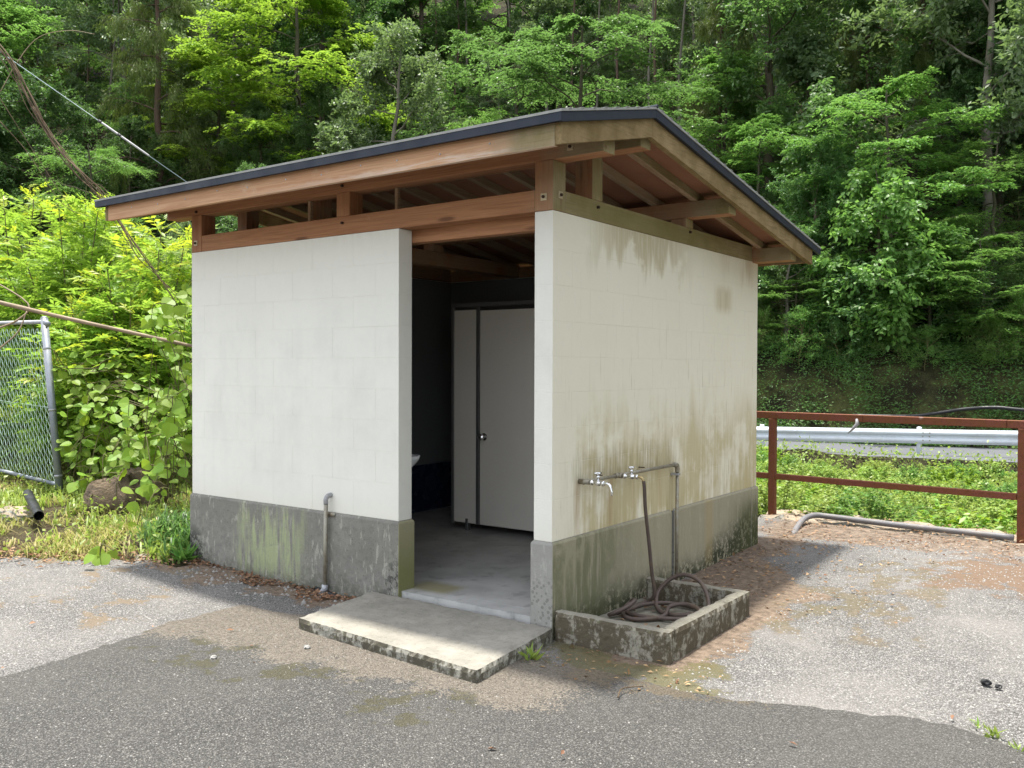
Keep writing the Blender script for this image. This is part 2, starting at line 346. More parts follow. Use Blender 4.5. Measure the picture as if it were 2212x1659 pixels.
def mat_asphalt():
    k = NT('dark_asphalt'); x, y, z = k.xyz
    b = k.noise(.7, 5, .6); m1 = k.noise(2.6, 6, .65); f = k.noise(90, 4, .7)
    v, d = grit(k, 112); v3, d3 = grit(k, 48)
    c = k.ramp(v, [(0, (.068, .066, .062)), (.5, (.122, .119, .112)), (.85, (.18, .175, .165)), (1, (.27, .26, .24))])
    c = k.mix(k.ss(d, .30, .60, 0, .75), c, (.035, .034, .031)); c = k.mix(k.ss(b, .3, .7, 0, .35), c, (.125, .12, .11))
    c = k.mix(k.mul(k.ss(v3, .98, .99), k.ss(d3, .36, .24), .7), c, (.34, .33, .30))
    edge = k.add(y, k.mul(k.M('SUBTRACT', m1, .5), .9), k.mul(k.M('SUBTRACT', k.noise(11, 5), .5), .18), k.mul(x, -.10))
    sandy = k.mul(k.ss(edge, -1.28, -.98), k.ss(x, .9, .3)); sc = k.mix(k.add(k.mul(v, .55), k.mul(k.noise(24, 5, .7), .45)), (.07, .056, .042), (.33, .285, .225))
    mossy = k.mul(k.ss(k.noise(4, 6, .66), .5, .6), k.win(edge, -1.5, -1.1, .12), k.ss(x, .5, .1)); 
    edge2 = k.add(y, k.mul(k.M('SUBTRACT', m1, .5), .8), k.mul(x, -.14))
    rim = k.mul(k.ss(edge2, -.78, -.50), k.ss(x, .2, .6), k.ss(x, 1.7, 1.1), k.ss(k.noise(9, 5), .3, .55))
    gq = k.mul(k.M('SUBTRACT', k.add(k.mul(v, .5), k.mul(f, .5), k.mul(k.noise(17, 4, .7), .5)), .75), 1.1)
    sandy, mossy, rim = [k.ss(k.add(q, gq), .36, .62) for q in (sandy, mossy, rim)]
    c = k.mix(k.mul(sandy, .62), c, sc); c = k.mix(k.mul(mossy, .7), c, (.07, .065, .03)); c = k.mix(k.mul(rim, .5), c, (.15, .115, .065))
    h = k.add(k.M('SUBTRACT', 1.0, d), k.mul(k.M('SUBTRACT', 1.0, d3), .4), k.mul(f, .3))
    return k.done(k.principled(c, .85, 0, .3, k.bump(h, .014, 1.0)))

def mat_soil():
    k = NT('forest_soil'); x, y, z = k.xyz
    n = k.noise(1.2, 6, .65); f = k.noise(14, 6, .7)
    c = k.mix(k.ss(n, .35, .65), (.024, .021, .012), (.046, .037, .022)); c = k.mix(k.ss(f, .45, .7, 0, .6), c, (.020, .024, .010))
    green = k.ss(k.noise(.8, 6, .7, k.scaled(1, 1, 1, loc=(3, 8, 1))), .42, .58)
    bank = k.mul(k.ss(y, 18, 21), k.win(z, -.5, 1.6, .5), k.ss(x, -14, -8))
    c = k.mix(k.mul(bank, green, .95), c, k.mix(k.noise(9, 5), (.085, .105, .03), (.18, .19, .065)))
    near = k.mul(k.ss(y, 4, 2), k.ss(x, -3, -4)); c = k.mix(k.mul(near, .7), c, k.mix(f, (.13, .09, .06), (.24, .18, .12)))
    return k.done(k.principled(k.mix(k.ss(k.noise(38, 5, .75), .35, .7, 0, .75), c, k.mix(k.ss(n, .4, .6), (.05, .042, .026), (.14, .15, .06))), .95, 0, .15, k.bump(k.add(f, k.noise(50, 4), k.mul(k.noise(5, 6, .7), 2.0)), .09, 1.0)))

def mat_floor():
    k = NT('painted_shed_floor'); x, y, z = k.xyz
    cr = k.vor(9, feature='DISTANCE_TO_EDGE'); n = k.noise(3, 5)
    near = k.ss(k.add(y, k.mul(n, .5)), 1.0, .3)
    c = k.mix(k.ss(n, .35, .65), (.34, .34, .325), (.46, .46, .44)); c = k.mix(k.mul(near, k.ss(cr, .06, .015), .6), c, (.42, .42, .40))
    c = k.mix(k.ss(k.noise(8, 5), .55, .7, 0, .5), c, (.16, .16, .15)); c = k.mix(k.mul(k.win(x, -1.3, -.95, .06), k.win(y, .12, .35, .05), .7), c, (.25, .22, .08))
    return k.done(k.principled(c, .45, 0, .4, k.bump(cr, .003, .4)))

def mat_leaf(name, c1, c2, t1, trans=.38, gloss=.30, rough=.42, hv=.12):
    k = NT(name); oi = k.n.new('ShaderNodeObjectInfo')
    col = k.mix(k.rnd, c1, c2)
    hs = k.n.new('ShaderNodeHueSaturation'); k.put(hs.inputs['Color'], col)
    k.put(hs.inputs['Hue'], k.ss(oi.outputs['Random'], 0, 1, .5 - .018, .5 + .012)); k.put(hs.inputs['Value'], k.ss(oi.outputs['Random'], 0, 1, 1 - hv, 1 + hv))
    p = k.principled(hs.outputs[0], rough, 0, gloss)
    tr = k.n.new('ShaderNodeBsdfTranslucent'); k.put(tr.inputs[0], k.mix(k.rnd, t1, tuple(v*.72 for v in t1)))
    mx = k.n.new('ShaderNodeMixShader'); mx.inputs[0].default_value = trans
    k.l.new(p.outputs[0], mx.inputs[1]); k.l.new(tr.outputs[0], mx.inputs[2])
    return k.done(mx)

M = {}
M['paint'] = mat_paint(); M['plinth'] = mat_plinth()
M['step'] = mat_mould('mouldy_step_concrete', top=(.29, .275, .235), bare=(.31, .30, .255), dark=(.08, .072, .052), amount=.49, topdirt=.45)
M['basin'] = mat_mould('mouldy_basin_concrete', top=(.25, .235, .19), bare=(.29, .27, .215), dark=(.088, .072, .048), amount=.485, topdirt=.6)
M['kerb'] = mat_mould('broken_kerb_concrete', top=(.34, .28, .21), amount=.56, topdirt=.6)
M['wood_x'] = mat_wood('stained_timber_lengthwise', 'x'); M['wood_y'] = mat_wood('stained_timber_crosswise', 'y'); M['wood_z'] = mat_wood('stained_timber_upright', 'z')
M['fascia'] = mat_wood('sunned_fascia_timber', 'x', (.53, .32, .18), (.41, .215, .11), .8)
M['rafter'] = mat_wood('pale_rafter_timber', 'y', (.40, .29, .19), (.29, .19, .11), .6)
M['rake'] = mat_rake()
M['soffit'] = mat_simple('soffit_plywood', (.27, .125, .070), .8, 0, .3, 5)
M['roofedge'] = mat_simple('dark_blue_steel_trim', (.019, .025, .038), .5, .0, .25, 4, 0, .25)
M['roof'] = mat_simple('asphalt_roofing', (.30, .305, .28), .9, 0, .3, 30, .004)
M['galv'] = mat_simple('galvanised_pipe', (.30, .285, .23), .5, .55, .25, 30, .0008, .5, (.20, .135, .07), .6)
M['galvlight'] = mat_simple('weathered_zinc_tube', (.36, .37, .39), .5, .45, .2, 18, 0, .5, (.22, .20, .18), .5)
M['fencepost'] = mat_simple('blue_grey_fence_tube', (.21, .235, .27), .5, .35, .22, 14, .0006, .5, (.30, .30, .30), .5)
M['wire'] = mat_simple('green_coated_wire', (.52, .68, .60), .5, .1, .2, 6)
M['chrome'] = mat_simple('chromed_brass', (.72, .72, .72), .16, 1.0, .1, 40)
M['brass'] = mat_simple('dull_brass', (.42, .33, .17), .4, .9, .2, 40)
M['hose'] = mat_simple('brown_rubber_hose', (.085, .062, .052), .55, 0, .3, 14, .0005, .4, (.16, .11, .07), .4)
M['rust'] = mat_rust()
M['bolt'] = mat_simple('rusty_bolt_plate', (.50, .42, .28), .6, .5, .3, 40)
M['boltdark'] = mat_simple('dark_bolt', (.05, .03, .02), .7, .3, .3, 40)
M['white'] = mat_simple('white_guard_rail_paint', (.58, .62, .67), .55, 0, .1, 2, 0, .3, (.40, .40, .39), .4)
M['greypipe'] = mat_simple('grey_plastic_pipe', (.15, .148, .158), .55, 0, .2, 9, 0, .3, (.22, .19, .16), .5)
M['black'] = mat_simple('black_plastic', (.016, .016, .018), .45, 0, .2, 9)
M['apron'] = mat_apron(); M['asphalt'] = mat_asphalt(); M['soil'] = mat_soil(); M['floor'] = mat_floor()
M['road'] = mat_simple('grey_road', (.10, .105, .115), .85, 0, .2, 2.5)
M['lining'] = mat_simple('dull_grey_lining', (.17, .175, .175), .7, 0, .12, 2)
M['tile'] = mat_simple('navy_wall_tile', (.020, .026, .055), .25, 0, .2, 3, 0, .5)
M['cubicle'] = mat_simple('grey_beige_laminate', (.80, .765, .69), .5, 0, .05, 3)
M['frame'] = mat_simple('dull_aluminium', (.22, .22, .22), .4, .7, .1, 8)
M['ceramic'] = mat_simple('white_ceramic', (.78, .80, .82), .15, 0, .03, 3, 0, .5)
M['bark'] = mat_simple('mossy_bark', (.10, .082, .06), .9, 0, .4, 6, .02, .2, (.06, .065, .03), .6)
M['greybark'] = mat_simple('pale_grey_bark', (.17, .155, .125), .9, 0, .35, 5, .01, .2, (.09, .085, .05), .5)
M['mossbark'] = mat_simple('dark_mossy_bark', (.075, .068, .045), .9, 0, .35, 5, .01, .2, (.06, .068, .03), .5)
M['redbark'] = mat_simple('cedar_bark', (.105, .07, .05), .9, 0, .35, 5, .01, .2, (.07, .075, .05), .6)
M['stump'] = mat_simple('rotten_wood', (.15, .115, .08), .95, 0, .6, 9, .03, .2, (.04, .032, .022), .8)
M['deadwood'] = mat_simple('dead_vine_bark', (.10, .072, .045), .9, 0, .4, 20, .004, .2)
M['bamboo'] = mat_simple('dry_bamboo', (.25, .19, .125), .6, 0, .3, 6, .001, .3, (.14, .10, .06), .6)
M['stem'] = mat_simple('green_brown_stem', (.10, .09, .035), .8, 0, .3, 10)
M['sleeve'] = mat_simple('grey_cable_sleeve', (.24, .24, .245), .5, 0, .2, 6)
M['cable'] = mat_simple('blue_grey_cable', (.20, .26, .28), .5, 0, .2, 4)
L = {}
L['lime'] = mat_leaf('lime_maple_leaf', (.12, .24, .022), (.22, .35, .04), (.38, .58, .06), .46, .3)
L['fresh'] = mat_leaf('fresh_green_leaf', (.078, .185, .036), (.145, .27, .062), (.24, .46, .085), .43, .3)
L['mid'] = mat_leaf('mid_green_leaf', (.055, .135, .036), (.115, .21, .062), (.19, .36, .08), .44, .42)
L['dark'] = mat_leaf('dark_evergreen_leaf', (.040, .092, .026), (.088, .160, .048), (.13, .26, .055), .40, .38, .52)
L['pale'] = mat_leaf('pale_shiny_leaf', (.095, .16, .065), (.19, .26, .13), (.25, .38, .11), .40, .4, .45)
L['cedar'] = mat_leaf('olive_needle_spray', (.06, .105, .024), (.12, .16, .045), (.18, .26, .045), .4, .2)
L['ash'] = mat_leaf('sunny_ash_leaf', (.14, .27, .028), (.25, .38, .055), (.40, .62, .07), .46, .35)
L['young'] = mat_leaf('young_yellow_leaf', (.28, .38, .025), (.38, .42, .04), (.58, .70, .05), .46, .3)
L['kudzu'] = mat_leaf('kudzu_leaf', (.12, .24, .022), (.23, .35, .05), (.42, .60, .05), .42, .35, .5)
L['weed'] = mat_leaf('ravine_weed_leaf', (.14, .25, .042), (.31, .40, .10), (.40, .54, .09), .38, .35)
L['grass'] = mat_leaf('cut_grass_blade', (.20, .25, .05), (.46, .40, .17), (.44, .46, .12), .35, .25)
L['litter'] = mat_leaf('dry_leaf', (.15, .075, .035), (.40, .27, .16), (.20, .10, .04), .12, .2, .7)

# ------------------------------------------------------------------ mesh helpers
def link(o, parent=None):
    COL.objects.link(o)
    if parent is not None: o.parent = parent
    return o

def tag(o, label=None, cat=None, group=None, kind=None):
    if label: o['label'] = label
    if cat: o['category'] = cat
    if group: o['group'] = group
    if kind: o['kind'] = kind
    return o

def thing(name, label, cat, loc=(0, 0, 0), group=None):
    o = bpy.data.objects.new(name, None); o.location = loc; o.empty_display_size = .1; COL.objects.link(o)
    return tag(o, label, cat, group)

def np_mesh(name, V, F, mat, smooth=False):
    """V (n,3), F (m,k) all faces of k corners"""
    me = bpy.data.meshes.new(name); V = np.asarray(V, np.float32); F = np.asarray(F, np.int32); k = F.shape[1]
    me.vertices.add(len(V)); me.vertices.foreach_set('co', V.ravel())
    me.loops.add(F.size); me.loops.foreach_set('vertex_index', F.ravel())
    me.polygons.add(len(F)); me.polygons.foreach_set('loop_start', np.arange(0, F.size, k, dtype=np.int32))
    me.polygons.foreach_set('loop_total', np.full(len(F), k, np.int32))
    if smooth: me.polygons.foreach_set('use_smooth', np.ones(len(F), bool))
    me.update(calc_edges=True)
    if mat: me.materials.append(mat)
    return me

class MB:
    def __init__(self): self.v = []; self.f = []
    def add(self, vs, fs):
        n = len(self.v); self.v += [tuple(map(float, p)) for p in vs]; self.f += [tuple(n + i for i in f) for f in fs]; return self
    def box(self, x0, x1, y0, y1, z0, z1):
        return self.add([(x0, y0, z0), (x1, y0, z0), (x1, y1, z0), (x0, y1, z0), (x0, y0, z1), (x1, y0, z1), (x1, y1, z1), (x0, y1, z1)],
                        [(0, 3, 2, 1), (4, 5, 6, 7), (0, 1, 5, 4), (1, 2, 6, 5), (2, 3, 7, 6), (3, 0, 4, 7)])
    def prism_x(self, poly, x0, x1):
        """poly: (y, z) outline, counter-clockwise seen from +x"""
        n = len(poly); vs = [(x0, y, z) for y, z in poly] + [(x1, y, z) for y, z in poly]
        fs = [tuple(range(n))[::-1], tuple(range(n, 2*n))] + [(i, (i + 1) % n, n + (i + 1) % n, n + i) for i in range(n)]
        return self.add(vs, fs)
    def tube(self, pts, r, sides=8, caps=True):
        pts = np.asarray(pts, float); n = len(pts); r = np.broadcast_to(np.asarray(r, float), (n,))
        tan = np.gradient(pts, axis=0); tan = norm(tan)
        ref = np.array([0, 0, 1.]) if abs(tan[0][2]) < .9 else np.array([1., 0, 0])
        a = norm(np.cross(tan[0], ref)); base = len(self.v); vs = []
        for i in range(n):
            a = norm(a - tan[i]*(a@tan[i])); b = np.cross(tan[i], a)
            for k in range(sides):
                w = 2*math.pi*k/sides; vs.append(pts[i] + r[i]*(math.cos(w)*a + math.sin(w)*b))
        fs = [(i*sides + k, i*sides + (k + 1) % sides, (i + 1)*sides + (k + 1) % sides, (i + 1)*sides + k) for i in range(n - 1) for k in range(sides)]
        if caps: fs += [tuple(range(sides))[::-1], tuple(range((n - 1)*sides, n*sides))]
        return self.add(vs, fs)
    def lathe(self, prof, origin, axis, sides=14):
        """prof: (radius, height along axis)"""
        axis = norm(axis); ref = np.array([0, 0, 1.]) if abs(axis[2]) < .9 else np.array([1., 0, 0])
        a = norm(np.cross(axis, ref)); b = np.cross(axis, a); o = np.asarray(origin, float)
        vs = [o + axis*h + r*(math.cos(2*math.pi*k/sides)*a + math.sin(2*math.pi*k/sides)*b) for r, h in prof for k in range(sides)]
        n = len(prof)
        fs = [(i*sides + k, i*sides + (k + 1) % sides, (i + 1)*sides + (k + 1) % sides, (i + 1)*sides + k) for i in range(n - 1) for k in range(sides)]
        fs += [tuple(range(sides))[::-1], tuple(range((n - 1)*sides, n*sides))]
        return self.add(vs, fs)
    def mesh(self, name, mat, bevel=0., smooth=False, seg=1):
        me = bpy.data.meshes.new(name); me.from_pydata(self.v, [], self.f)
        bm = bmesh.new(); bm.from_mesh(me); bmesh.ops.recalc_face_normals(bm, faces=bm.faces)
        if bevel: bmesh.ops.bevel(bm, geom=list(bm.edges), offset=bevel, segments=seg, affect='EDGES', profile=.5)
        bm.to_mesh(me); bm.free()
        if smooth: me.polygons.foreach_set('use_smooth', [True]*len(me.polygons))
        me.materials.append(mat); me.update(); return me
    def build(self, name, mat, parent=None, bevel=0., smooth=False, seg=1):
        return link(bpy.data.objects.new(name, self.mesh(name, mat, bevel, smooth, seg)), parent)

def rough_box(name, corners, z0, z1, mat, parent=None, step=.05, amp=.006, seed=0, cut=None, edge=.012, topf=None):
    """a cast block on a four-cornered plan, cut into small faces and worn uneven, its arrises rounded and chipped"""
    (ax, ay), (bx, by), (cx, cy), (dx, dy) = corners
    bm = bmesh.new()
    def grid(fn, nu, nv):
        vs = [[bm.verts.new(fn(i/nu, j/nv)) for j in range(nv + 1)] for i in range(nu + 1)]
        for i in range(nu):
            for j in range(nv): bm.faces.new((vs[i][j], vs[i + 1][j], vs[i + 1][j + 1], vs[i][j + 1]))
    def P(u, v, w):
        x = (ax*(1 - u) + bx*u)*(1 - v) + (dx*(1 - u) + cx*u)*v; y = (ay*(1 - u) + by*u)*(1 - v) + (dy*(1 - u) + cy*u)*v
        return (x, y, z0 + (z1 - z0)*w)
    lu = math.hypot(bx - ax, by - ay); lv = math.hypot(dx - ax, dy - ay)
    nu, nv, nw = max(1, round(lu/step)), max(1, round(lv/step)), max(2, round((z1 - z0)/step))
    grid(lambda a, b: P(a, b, 1), nu, nv); grid(lambda a, b: P(a, 0, b), nu, nw); grid(lambda a, b: P(a, 1, b), nu, nw)
    grid(lambda a, b: P(0, a, b), nv, nw); grid(lambda a, b: P(1, a, b), nv, nw)
    bmesh.ops.remove_doubles(bm, verts=bm.verts, dist=1e-4); bmesh.ops.recalc_face_normals(bm, faces=bm.faces)
    r = np.random.default_rng(seed)
    cxm = np.array([(ax + bx + cx + dx)/4, (ay + by + cy + dy)/4])
    for v in bm.verts:
        n = v.normal; sharp = 1 - max(abs(n.x), abs(n.y), abs(n.z))
        p = v.co
        q = float(wob(p.x*3 + seed, p.y*3 + p.z*5, 3.3, 1.0, seed)); w = amp*q*.6 + r.normal()*amp*.35
        v.co = p + n*(w - (edge*(.6 + .9*r.random()) if sharp > .15 and p.z > z0 + .01 else 0))
    bmesh.ops.recalc_face_normals(bm, faces=bm.faces)
    me = bpy.data.meshes.new(name); bm.to_mesh(me); bm.free(); me.materials.append(mat)
    return link(bpy.data.objects.new(name, me), parent)

def curve_pts(ctrl, n=24):
    """Catmull-Rom through the control points"""
    c = np.asarray(ctrl, float); c = np.vstack([2*c[0] - c[1], c, 2*c[-1] - c[-2]]); out = []
    m = len(c) - 3
    for i in range(m):
        p0, p1, p2, p3 = c[i:i + 4]; k = max(2, n//m)
        for t in np.linspace(0, 1, k, endpoint=(i == m - 1)):
            out.append(.5*((2*p1) + (-p0 + p2)*t + (2*p0 - 5*p1 + 4*p2 - p3)*t*t + (-p0 + 3*p1 - 3*p2 + p3)*t**3))
    return np.array(out)

def poly_inside(px, py, poly):
    inside = np.zeros(px.shape, bool); n = len(poly)
    for i in range(n):
        x0, y0 = poly[i]; x1, y1 = poly[(i + 1) % n]
        c = ((y0 > py) != (y1 > py)) & (px < (x1 - x0)*(py - y0)/((y1 - y0) if y1 != y0 else 1e-9) + x0); inside ^= c
    return inside
# ------------------------------------------------------------------ ground, yard, road
def axis_steps(a, b, dense0, dense1, fine, growth=1.18, cap=3.0):
    out = list(np.arange(dense0, dense1 + 1e-6, fine)); s = fine
    while out[-1] < b: s = min(cap, s*growth); out.append(out[-1] + s)
    s = fine
    while out[0] > a: s = min(cap, s*growth); out.insert(0, out[0] - s)
    return np.array(out)

S_ = axis_steps(-110, 110, -14, 14, .32); D_ = axis_steps(-45, 150, 4, 34, .32)
SS, DD = np.meshgrid(S_, D_, indexing='ij'); GX, GY = sd(SS, DD); GZ = ground_z(GX, GY)
ni, nj = SS.shape; idx = np.arange(ni*nj).reshape(ni, nj)
F = np.stack([idx[:-1, :-1], idx[1:, :-1], idx[1:, 1:], idx[:-1, 1:]], -1).reshape(-1, 4)
ground = link(bpy.data.objects.new('ground', np_mesh('ground', np.stack([GX, GY, GZ], -1).reshape(-1, 3), F, M['soil'], True)))
tag(ground, kind='structure')

def sheet(name, poly, zoff, mat, step=.14, bbox=None):
    xs = [p[0] for p in poly]; ys = [p[1] for p in poly]
    X = np.arange(min(xs), max(xs) + step, step); Y = np.arange(min(ys), max(ys) + step, step)
    gx, gy = np.meshgrid(X, Y, indexing='ij'); ins = poly_inside(gx + step/2, gy + step/2, poly)[:-1, :-1]
    ix = np.arange(gx.size).reshape(gx.shape)
    F = np.stack([ix[:-1, :-1], ix[1:, :-1], ix[1:, 1:], ix[:-1, 1:]], -1)[ins]
    used, inv = np.unique(F, return_inverse=True); V = np.stack([gx, gy, yard_z(gx, gy) + zoff], -1).reshape(-1, 3)[used]
    return tag(link(bpy.data.objects.new(name, np_mesh(name, V, inv.reshape(F.shape), mat, True))), kind='structure')

apron_poly = [(-9, -14), (14, -14), (14, 4.7), (-3.0, 4.7), (-3.0, .05), (-3.62, .05), (-3.35, -.18), (-3.9, -.40), (-4.83, -.95), (-6.5, -1.85), (-9, -3.2)]
sheet('paved_yard', apron_poly, 0.0, M['apron'])
def rough_line(pts, n=9, amp=.02, seed=0):
    r = np.random.default_rng(seed); out = []
    for a, b in zip(pts[:-1], pts[1:]):
        a = np.array(a); b = np.array(b); k = max(2, int(np.linalg.norm(b - a)/.06))
        for t in np.arange(k)/k: out.append(a*(1 - t) + b*t + r.normal(size=2)*amp*(1 if np.linalg.norm(b - a) < 4 else .3))
    return out + [np.array(pts[-1])]
edge = rough_line([(-1.90, -3.2), (-1.94, -2.3), (-1.95, -1.96), (-2.04, -1.5), (-2.14, -1.2), (-2.12, -.80), (-2.13, -.62), (-1.75, -.60), (-1.44, -.50)], seed=2, amp=.014)
edge += rough_line([(.10, -.36), (.30, -.42), (.54, -.34), (.96, -.37), (1.25, -.35), (1.5, -.24), (1.75, -.16), (2.03, -.06), (2.27, -.05), (2.52, -.16), (3.2, -.5), (4.5, -1.1)], seed=3, amp=.014)
poly = [(-1.75, -14)] + [tuple(p) for p in edge] + [(9, -3), (9, -14)]
mb = bmesh.new(); vs = [mb.verts.new((x, y, yard_z(x, y) + .012)) for x, y in poly]; f = mb.faces.new(vs)
ext = bmesh.ops.extrude_face_region(mb, geom=[f]); 
for v in [g for g in ext['geom'] if isinstance(g, bmesh.types.BMVert)]: v.co.z -= .03
bmesh.ops.recalc_face_normals(mb, faces=mb.faces); bmesh.ops.triangulate(mb, faces=mb.faces)
me = bpy.data.meshes.new('asphalt_patch'); mb.to_mesh(me); mb.free(); me.materials.append(M['asphalt'])
tag(link(bpy.data.objects.new('asphalt_patch', me)), kind='structure')

mb = MB()
xs = np.arange(-60, 61, 2.0)
mb.add([(x, 18.75 + .19*x + k*4.0, -.545) for x in xs for k in (0, 1)], [(2*i, 2*i + 2, 2*i + 3, 2*i + 1) for i in range(len(xs) - 1)])
tag(mb.build('road', M['road']), kind='structure')

# concrete kerb strip along the drop behind the yard
kb = rough_box('kerb', [(-.62, 4.86), (6.5, 4.28), (6.5, 4.98), (-.62, 5.52)], -.30, -.012, M['kerb'], None, .07, .022, 5, edge=.05)
tag(kb, kind='structure')

# ------------------------------------------------------------------ the shed
W, D, ZP, ZT, TH = 3.59, 3.33, .50, 2.50, .133
DX0, DX1 = -1.255, -.133          # doorway
shed = thing('toilet_building', 'cream block toilet shed with grey plinth, open doorway and brown timber roof', 'building', (-W/2, D/2, 0))
SHED_INV = Matrix.Translation((W/2, -D/2, 0))
def part(mb, name, mat, parent=None, bevel=0., smooth=False, label=None):
    o = mb.build(name, mat, parent or shed, bevel, smooth)
    if (parent or shed) is shed: o.matrix_parent_inverse = SHED_INV
    if label: o['label'] = label
    return o

# plinth: one casting, with a sloping ledge where the blocks start
def plinth_run(x0, x1, y0, y1):
    m = MB(); a = .015
    m.add([(x0 - a, y0 - a, -.3), (x1 + a, y0 - a, -.3), (x1 + a, y1 + a, -.3), (x0 - a, y1 + a, -.3),
           (x0 - a, y0 - a, ZP - .012), (x1 + a, y0 - a, ZP - .012), (x1 + a, y1 + a, ZP - .012), (x0 - a, y1 + a, ZP - .012),
           (x0, y0, ZP + .004), (x1, y0, ZP + .004), (x1, y1, ZP + .004), (x0, y1, ZP + .004)],
          [(0, 1, 5, 4), (1, 2, 6, 5), (2, 3, 7, 6), (3, 0, 4, 7), (4, 5, 9, 8), (5, 6, 10, 9), (6, 7, 11, 10), (7, 4, 8, 11), (8, 9, 10, 11), (3, 2, 1, 0)])
    return m
for x0, x1, y0, y1 in ((-W, DX0, 0, TH), (-W, -W + TH, TH + .03, D - TH - .03), (-W, 0, D - TH, D)):
    part(plinth_run(x0, x1, y0, y1), 'plinth', M['plinth'], None, .004)
# tap side: the plinth is cut by a chase for the rising pipe
part(plinth_run(-TH, 0, 0, 1.585), 'plinth', M['plinth'], None, .004)
part(plinth_run(-TH, 0, 1.655, D - TH - .03), 'plinth', M['plinth'], None, .004)
part(MB().box(-TH, -.012, 1.60, 1.64, -.3, ZP), 'plinth', M['plinth'], None, 0)

ROWS = [.504, .753, .970, 1.187, 1.404, 1.620, 1.837, 2.054, 2.270, 2.4995]
def block_wall(axis, u0, u1, v0, v1, name):
    core = MB(); i = .0016
    if axis == 'x': core.box(u0 + i, u1 - i, v0 + i, v1 - i, .49, ZT - .004)
    else: core.box(v0 + i, v1 - i, u0 + i, u1 - i, .49, ZT - .004)
    w = part(core, name, M['paint'])
    r = np.random.default_rng(int(abs(u0*100) + 3))
    for k in range(len(ROWS) - 1):
        z0, z1 = ROWS[k] + .0002, ROWS[k + 1] - .0002; off = .433 if k % 2 == 0 else .2165
        cuts = [u0]; c = u1 - off if axis == 'x' else u0 + off
        js = []
        while u0 + .09 < c < u1 - .09: js.append(c); c += -.433 if axis == 'x' else .433
        cuts += sorted(js) + [u1]
        for a, b in zip(cuts[:-1], cuts[1:]):
            pr = r.normal()*.0002; m = MB()
            if axis == 'x': m.box(a + .0003, b - .0003, v0 + pr, v1, z0, z1)
            else: m.box(v0, v1 + pr, a + .0003, b - .0003, z0, z1)
            m.build('block', M['paint'], w, .0014)
            w.children[-1].matrix_parent_inverse = Matrix.Identity(4)
    return w
def fix_children(w):
    for c in w.children: c.matrix_parent_inverse = Matrix.Identity(4)
for args in (('x', -W, DX0, 0, TH, 'front_wall'), ('y', 0, D, -TH, 0, 'side_wall')): block_wall(*args)
part(MB().box(-W, -TH - .003, D - TH, D, .504, ZT - .003), 'rear_wall', M['paint'], None, .003)
part(MB().box(-W, -W + TH, TH + .003, D - TH - .003, .504, ZT - .003), 'end_wall', M['paint'], None, .003)
# inside linings and floor
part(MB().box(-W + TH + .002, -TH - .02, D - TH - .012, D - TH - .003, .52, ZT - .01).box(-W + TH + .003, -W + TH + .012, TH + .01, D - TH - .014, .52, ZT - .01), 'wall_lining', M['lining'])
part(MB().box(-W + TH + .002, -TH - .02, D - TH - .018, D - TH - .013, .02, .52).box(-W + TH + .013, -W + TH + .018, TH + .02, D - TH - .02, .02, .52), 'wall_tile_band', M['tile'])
part(MB().box(-W + TH + .016, -TH - .016, TH + .0165, D - TH - .02, -.25, .024).box(DX0 + .016, DX1 - .016, .015, TH + .016, -.25, .0235), 'floor', M['floor'])

# --- timbers
B = .003
def beam(name, x0, x1, y0, y1, z0, z1, ax, parent=None): return part(MB().box(x0, x1, y0, y1, z0, z1), name, M['wood_' + ax], parent, B)
fb = beam('wall_beam', -W + TH + .001, -TH - .001, .002, TH, ZT + .002, 2.633, 'x')
sb = beam('tie_beam', -TH + .001, -.002, .139, 3.20, ZT + .002, 2.633, 'y')
beam('tie_beam', -W + .002, -W + TH - .001, .139, 3.20, ZT + .002, 2.633, 'y')
beam('tie_beam', -2.662, -2.535, TH + .001, 3.20, ZT + .002, 2.632, 'y')
beam('door_header', -W + TH + .02, -TH - .004, .140, .225, 2.415, 2.515, 'x')
cp = beam('post', -TH, .0, 0.0, .138, ZT + .002, 2.802, 'z')
lp = beam('post', -W, -W + TH, 0.0, .138, ZT + .002, 2.802, 'z')
beam('post', -1.865, -1.731, .001, TH, 2.634, 2.802, 'z')
beam('post', -TH + .002, -.001, .456, .584, 2.634, 2.918, 'z')
beam('post', -TH + .002, -.001, 1.842, 1.97, 2.634, 2.70, 'z')
for xx in (-W + .002, -2.662):
    beam('post', xx, xx + .128, .456, .584, 2.634, 2.918, 'z'); beam('post', xx, xx + .128, 1.842, 1.97, 2.634, 2.70, 'z')
XL, XR = -3.94, .345
pl = beam('purlin', XL, XR, .002, TH, 2.803, 2.932, 'x')
beam('purlin', XL, XR, .455, .585, 2.920, 3.040, 'x')
beam('purlin', XL, XR, 1.842, 1.970, 2.702, 2.822, 'x')
beam('purlin', XL, XR, 3.201, 3.329, 2.490, 2.612, 'x')
# slender uprights seen in the gap above the entrance
for xx in (-2.25, -1.36): part(MB().box(xx - .014, xx + .014, .085, .115, 2.634, 2.802), 'gap_strut', M['rafter'], None, .002)

YF, YR, YB = -.53, .50, 3.60
def sh(y): return 2.848 + .24*(y - YF) if y <= YR else 3.0952 - .157*(y - YR)
def slope(y0, y1, lo, hi): return [(y0, sh(y0) + lo), (y1, sh(y1) + lo), (y1, sh(y1) + hi), (y0, sh(y0) + hi)]
for y0, y1 in ((YF + .032, YR - .001), (YR + .001, YB - .03)):
    part(MB().prism_x(slope(y0, y1, -.0, .012), -3.935, .355), 'soffit_board', M['soffit'])
    for k in range(12):
        xc = .065 - .3425*k
        part(MB().prism_x(slope(y0, y1, -.062, -.0015), xc - .024, xc + .024), 'rafter', M['rafter'], None, .002)
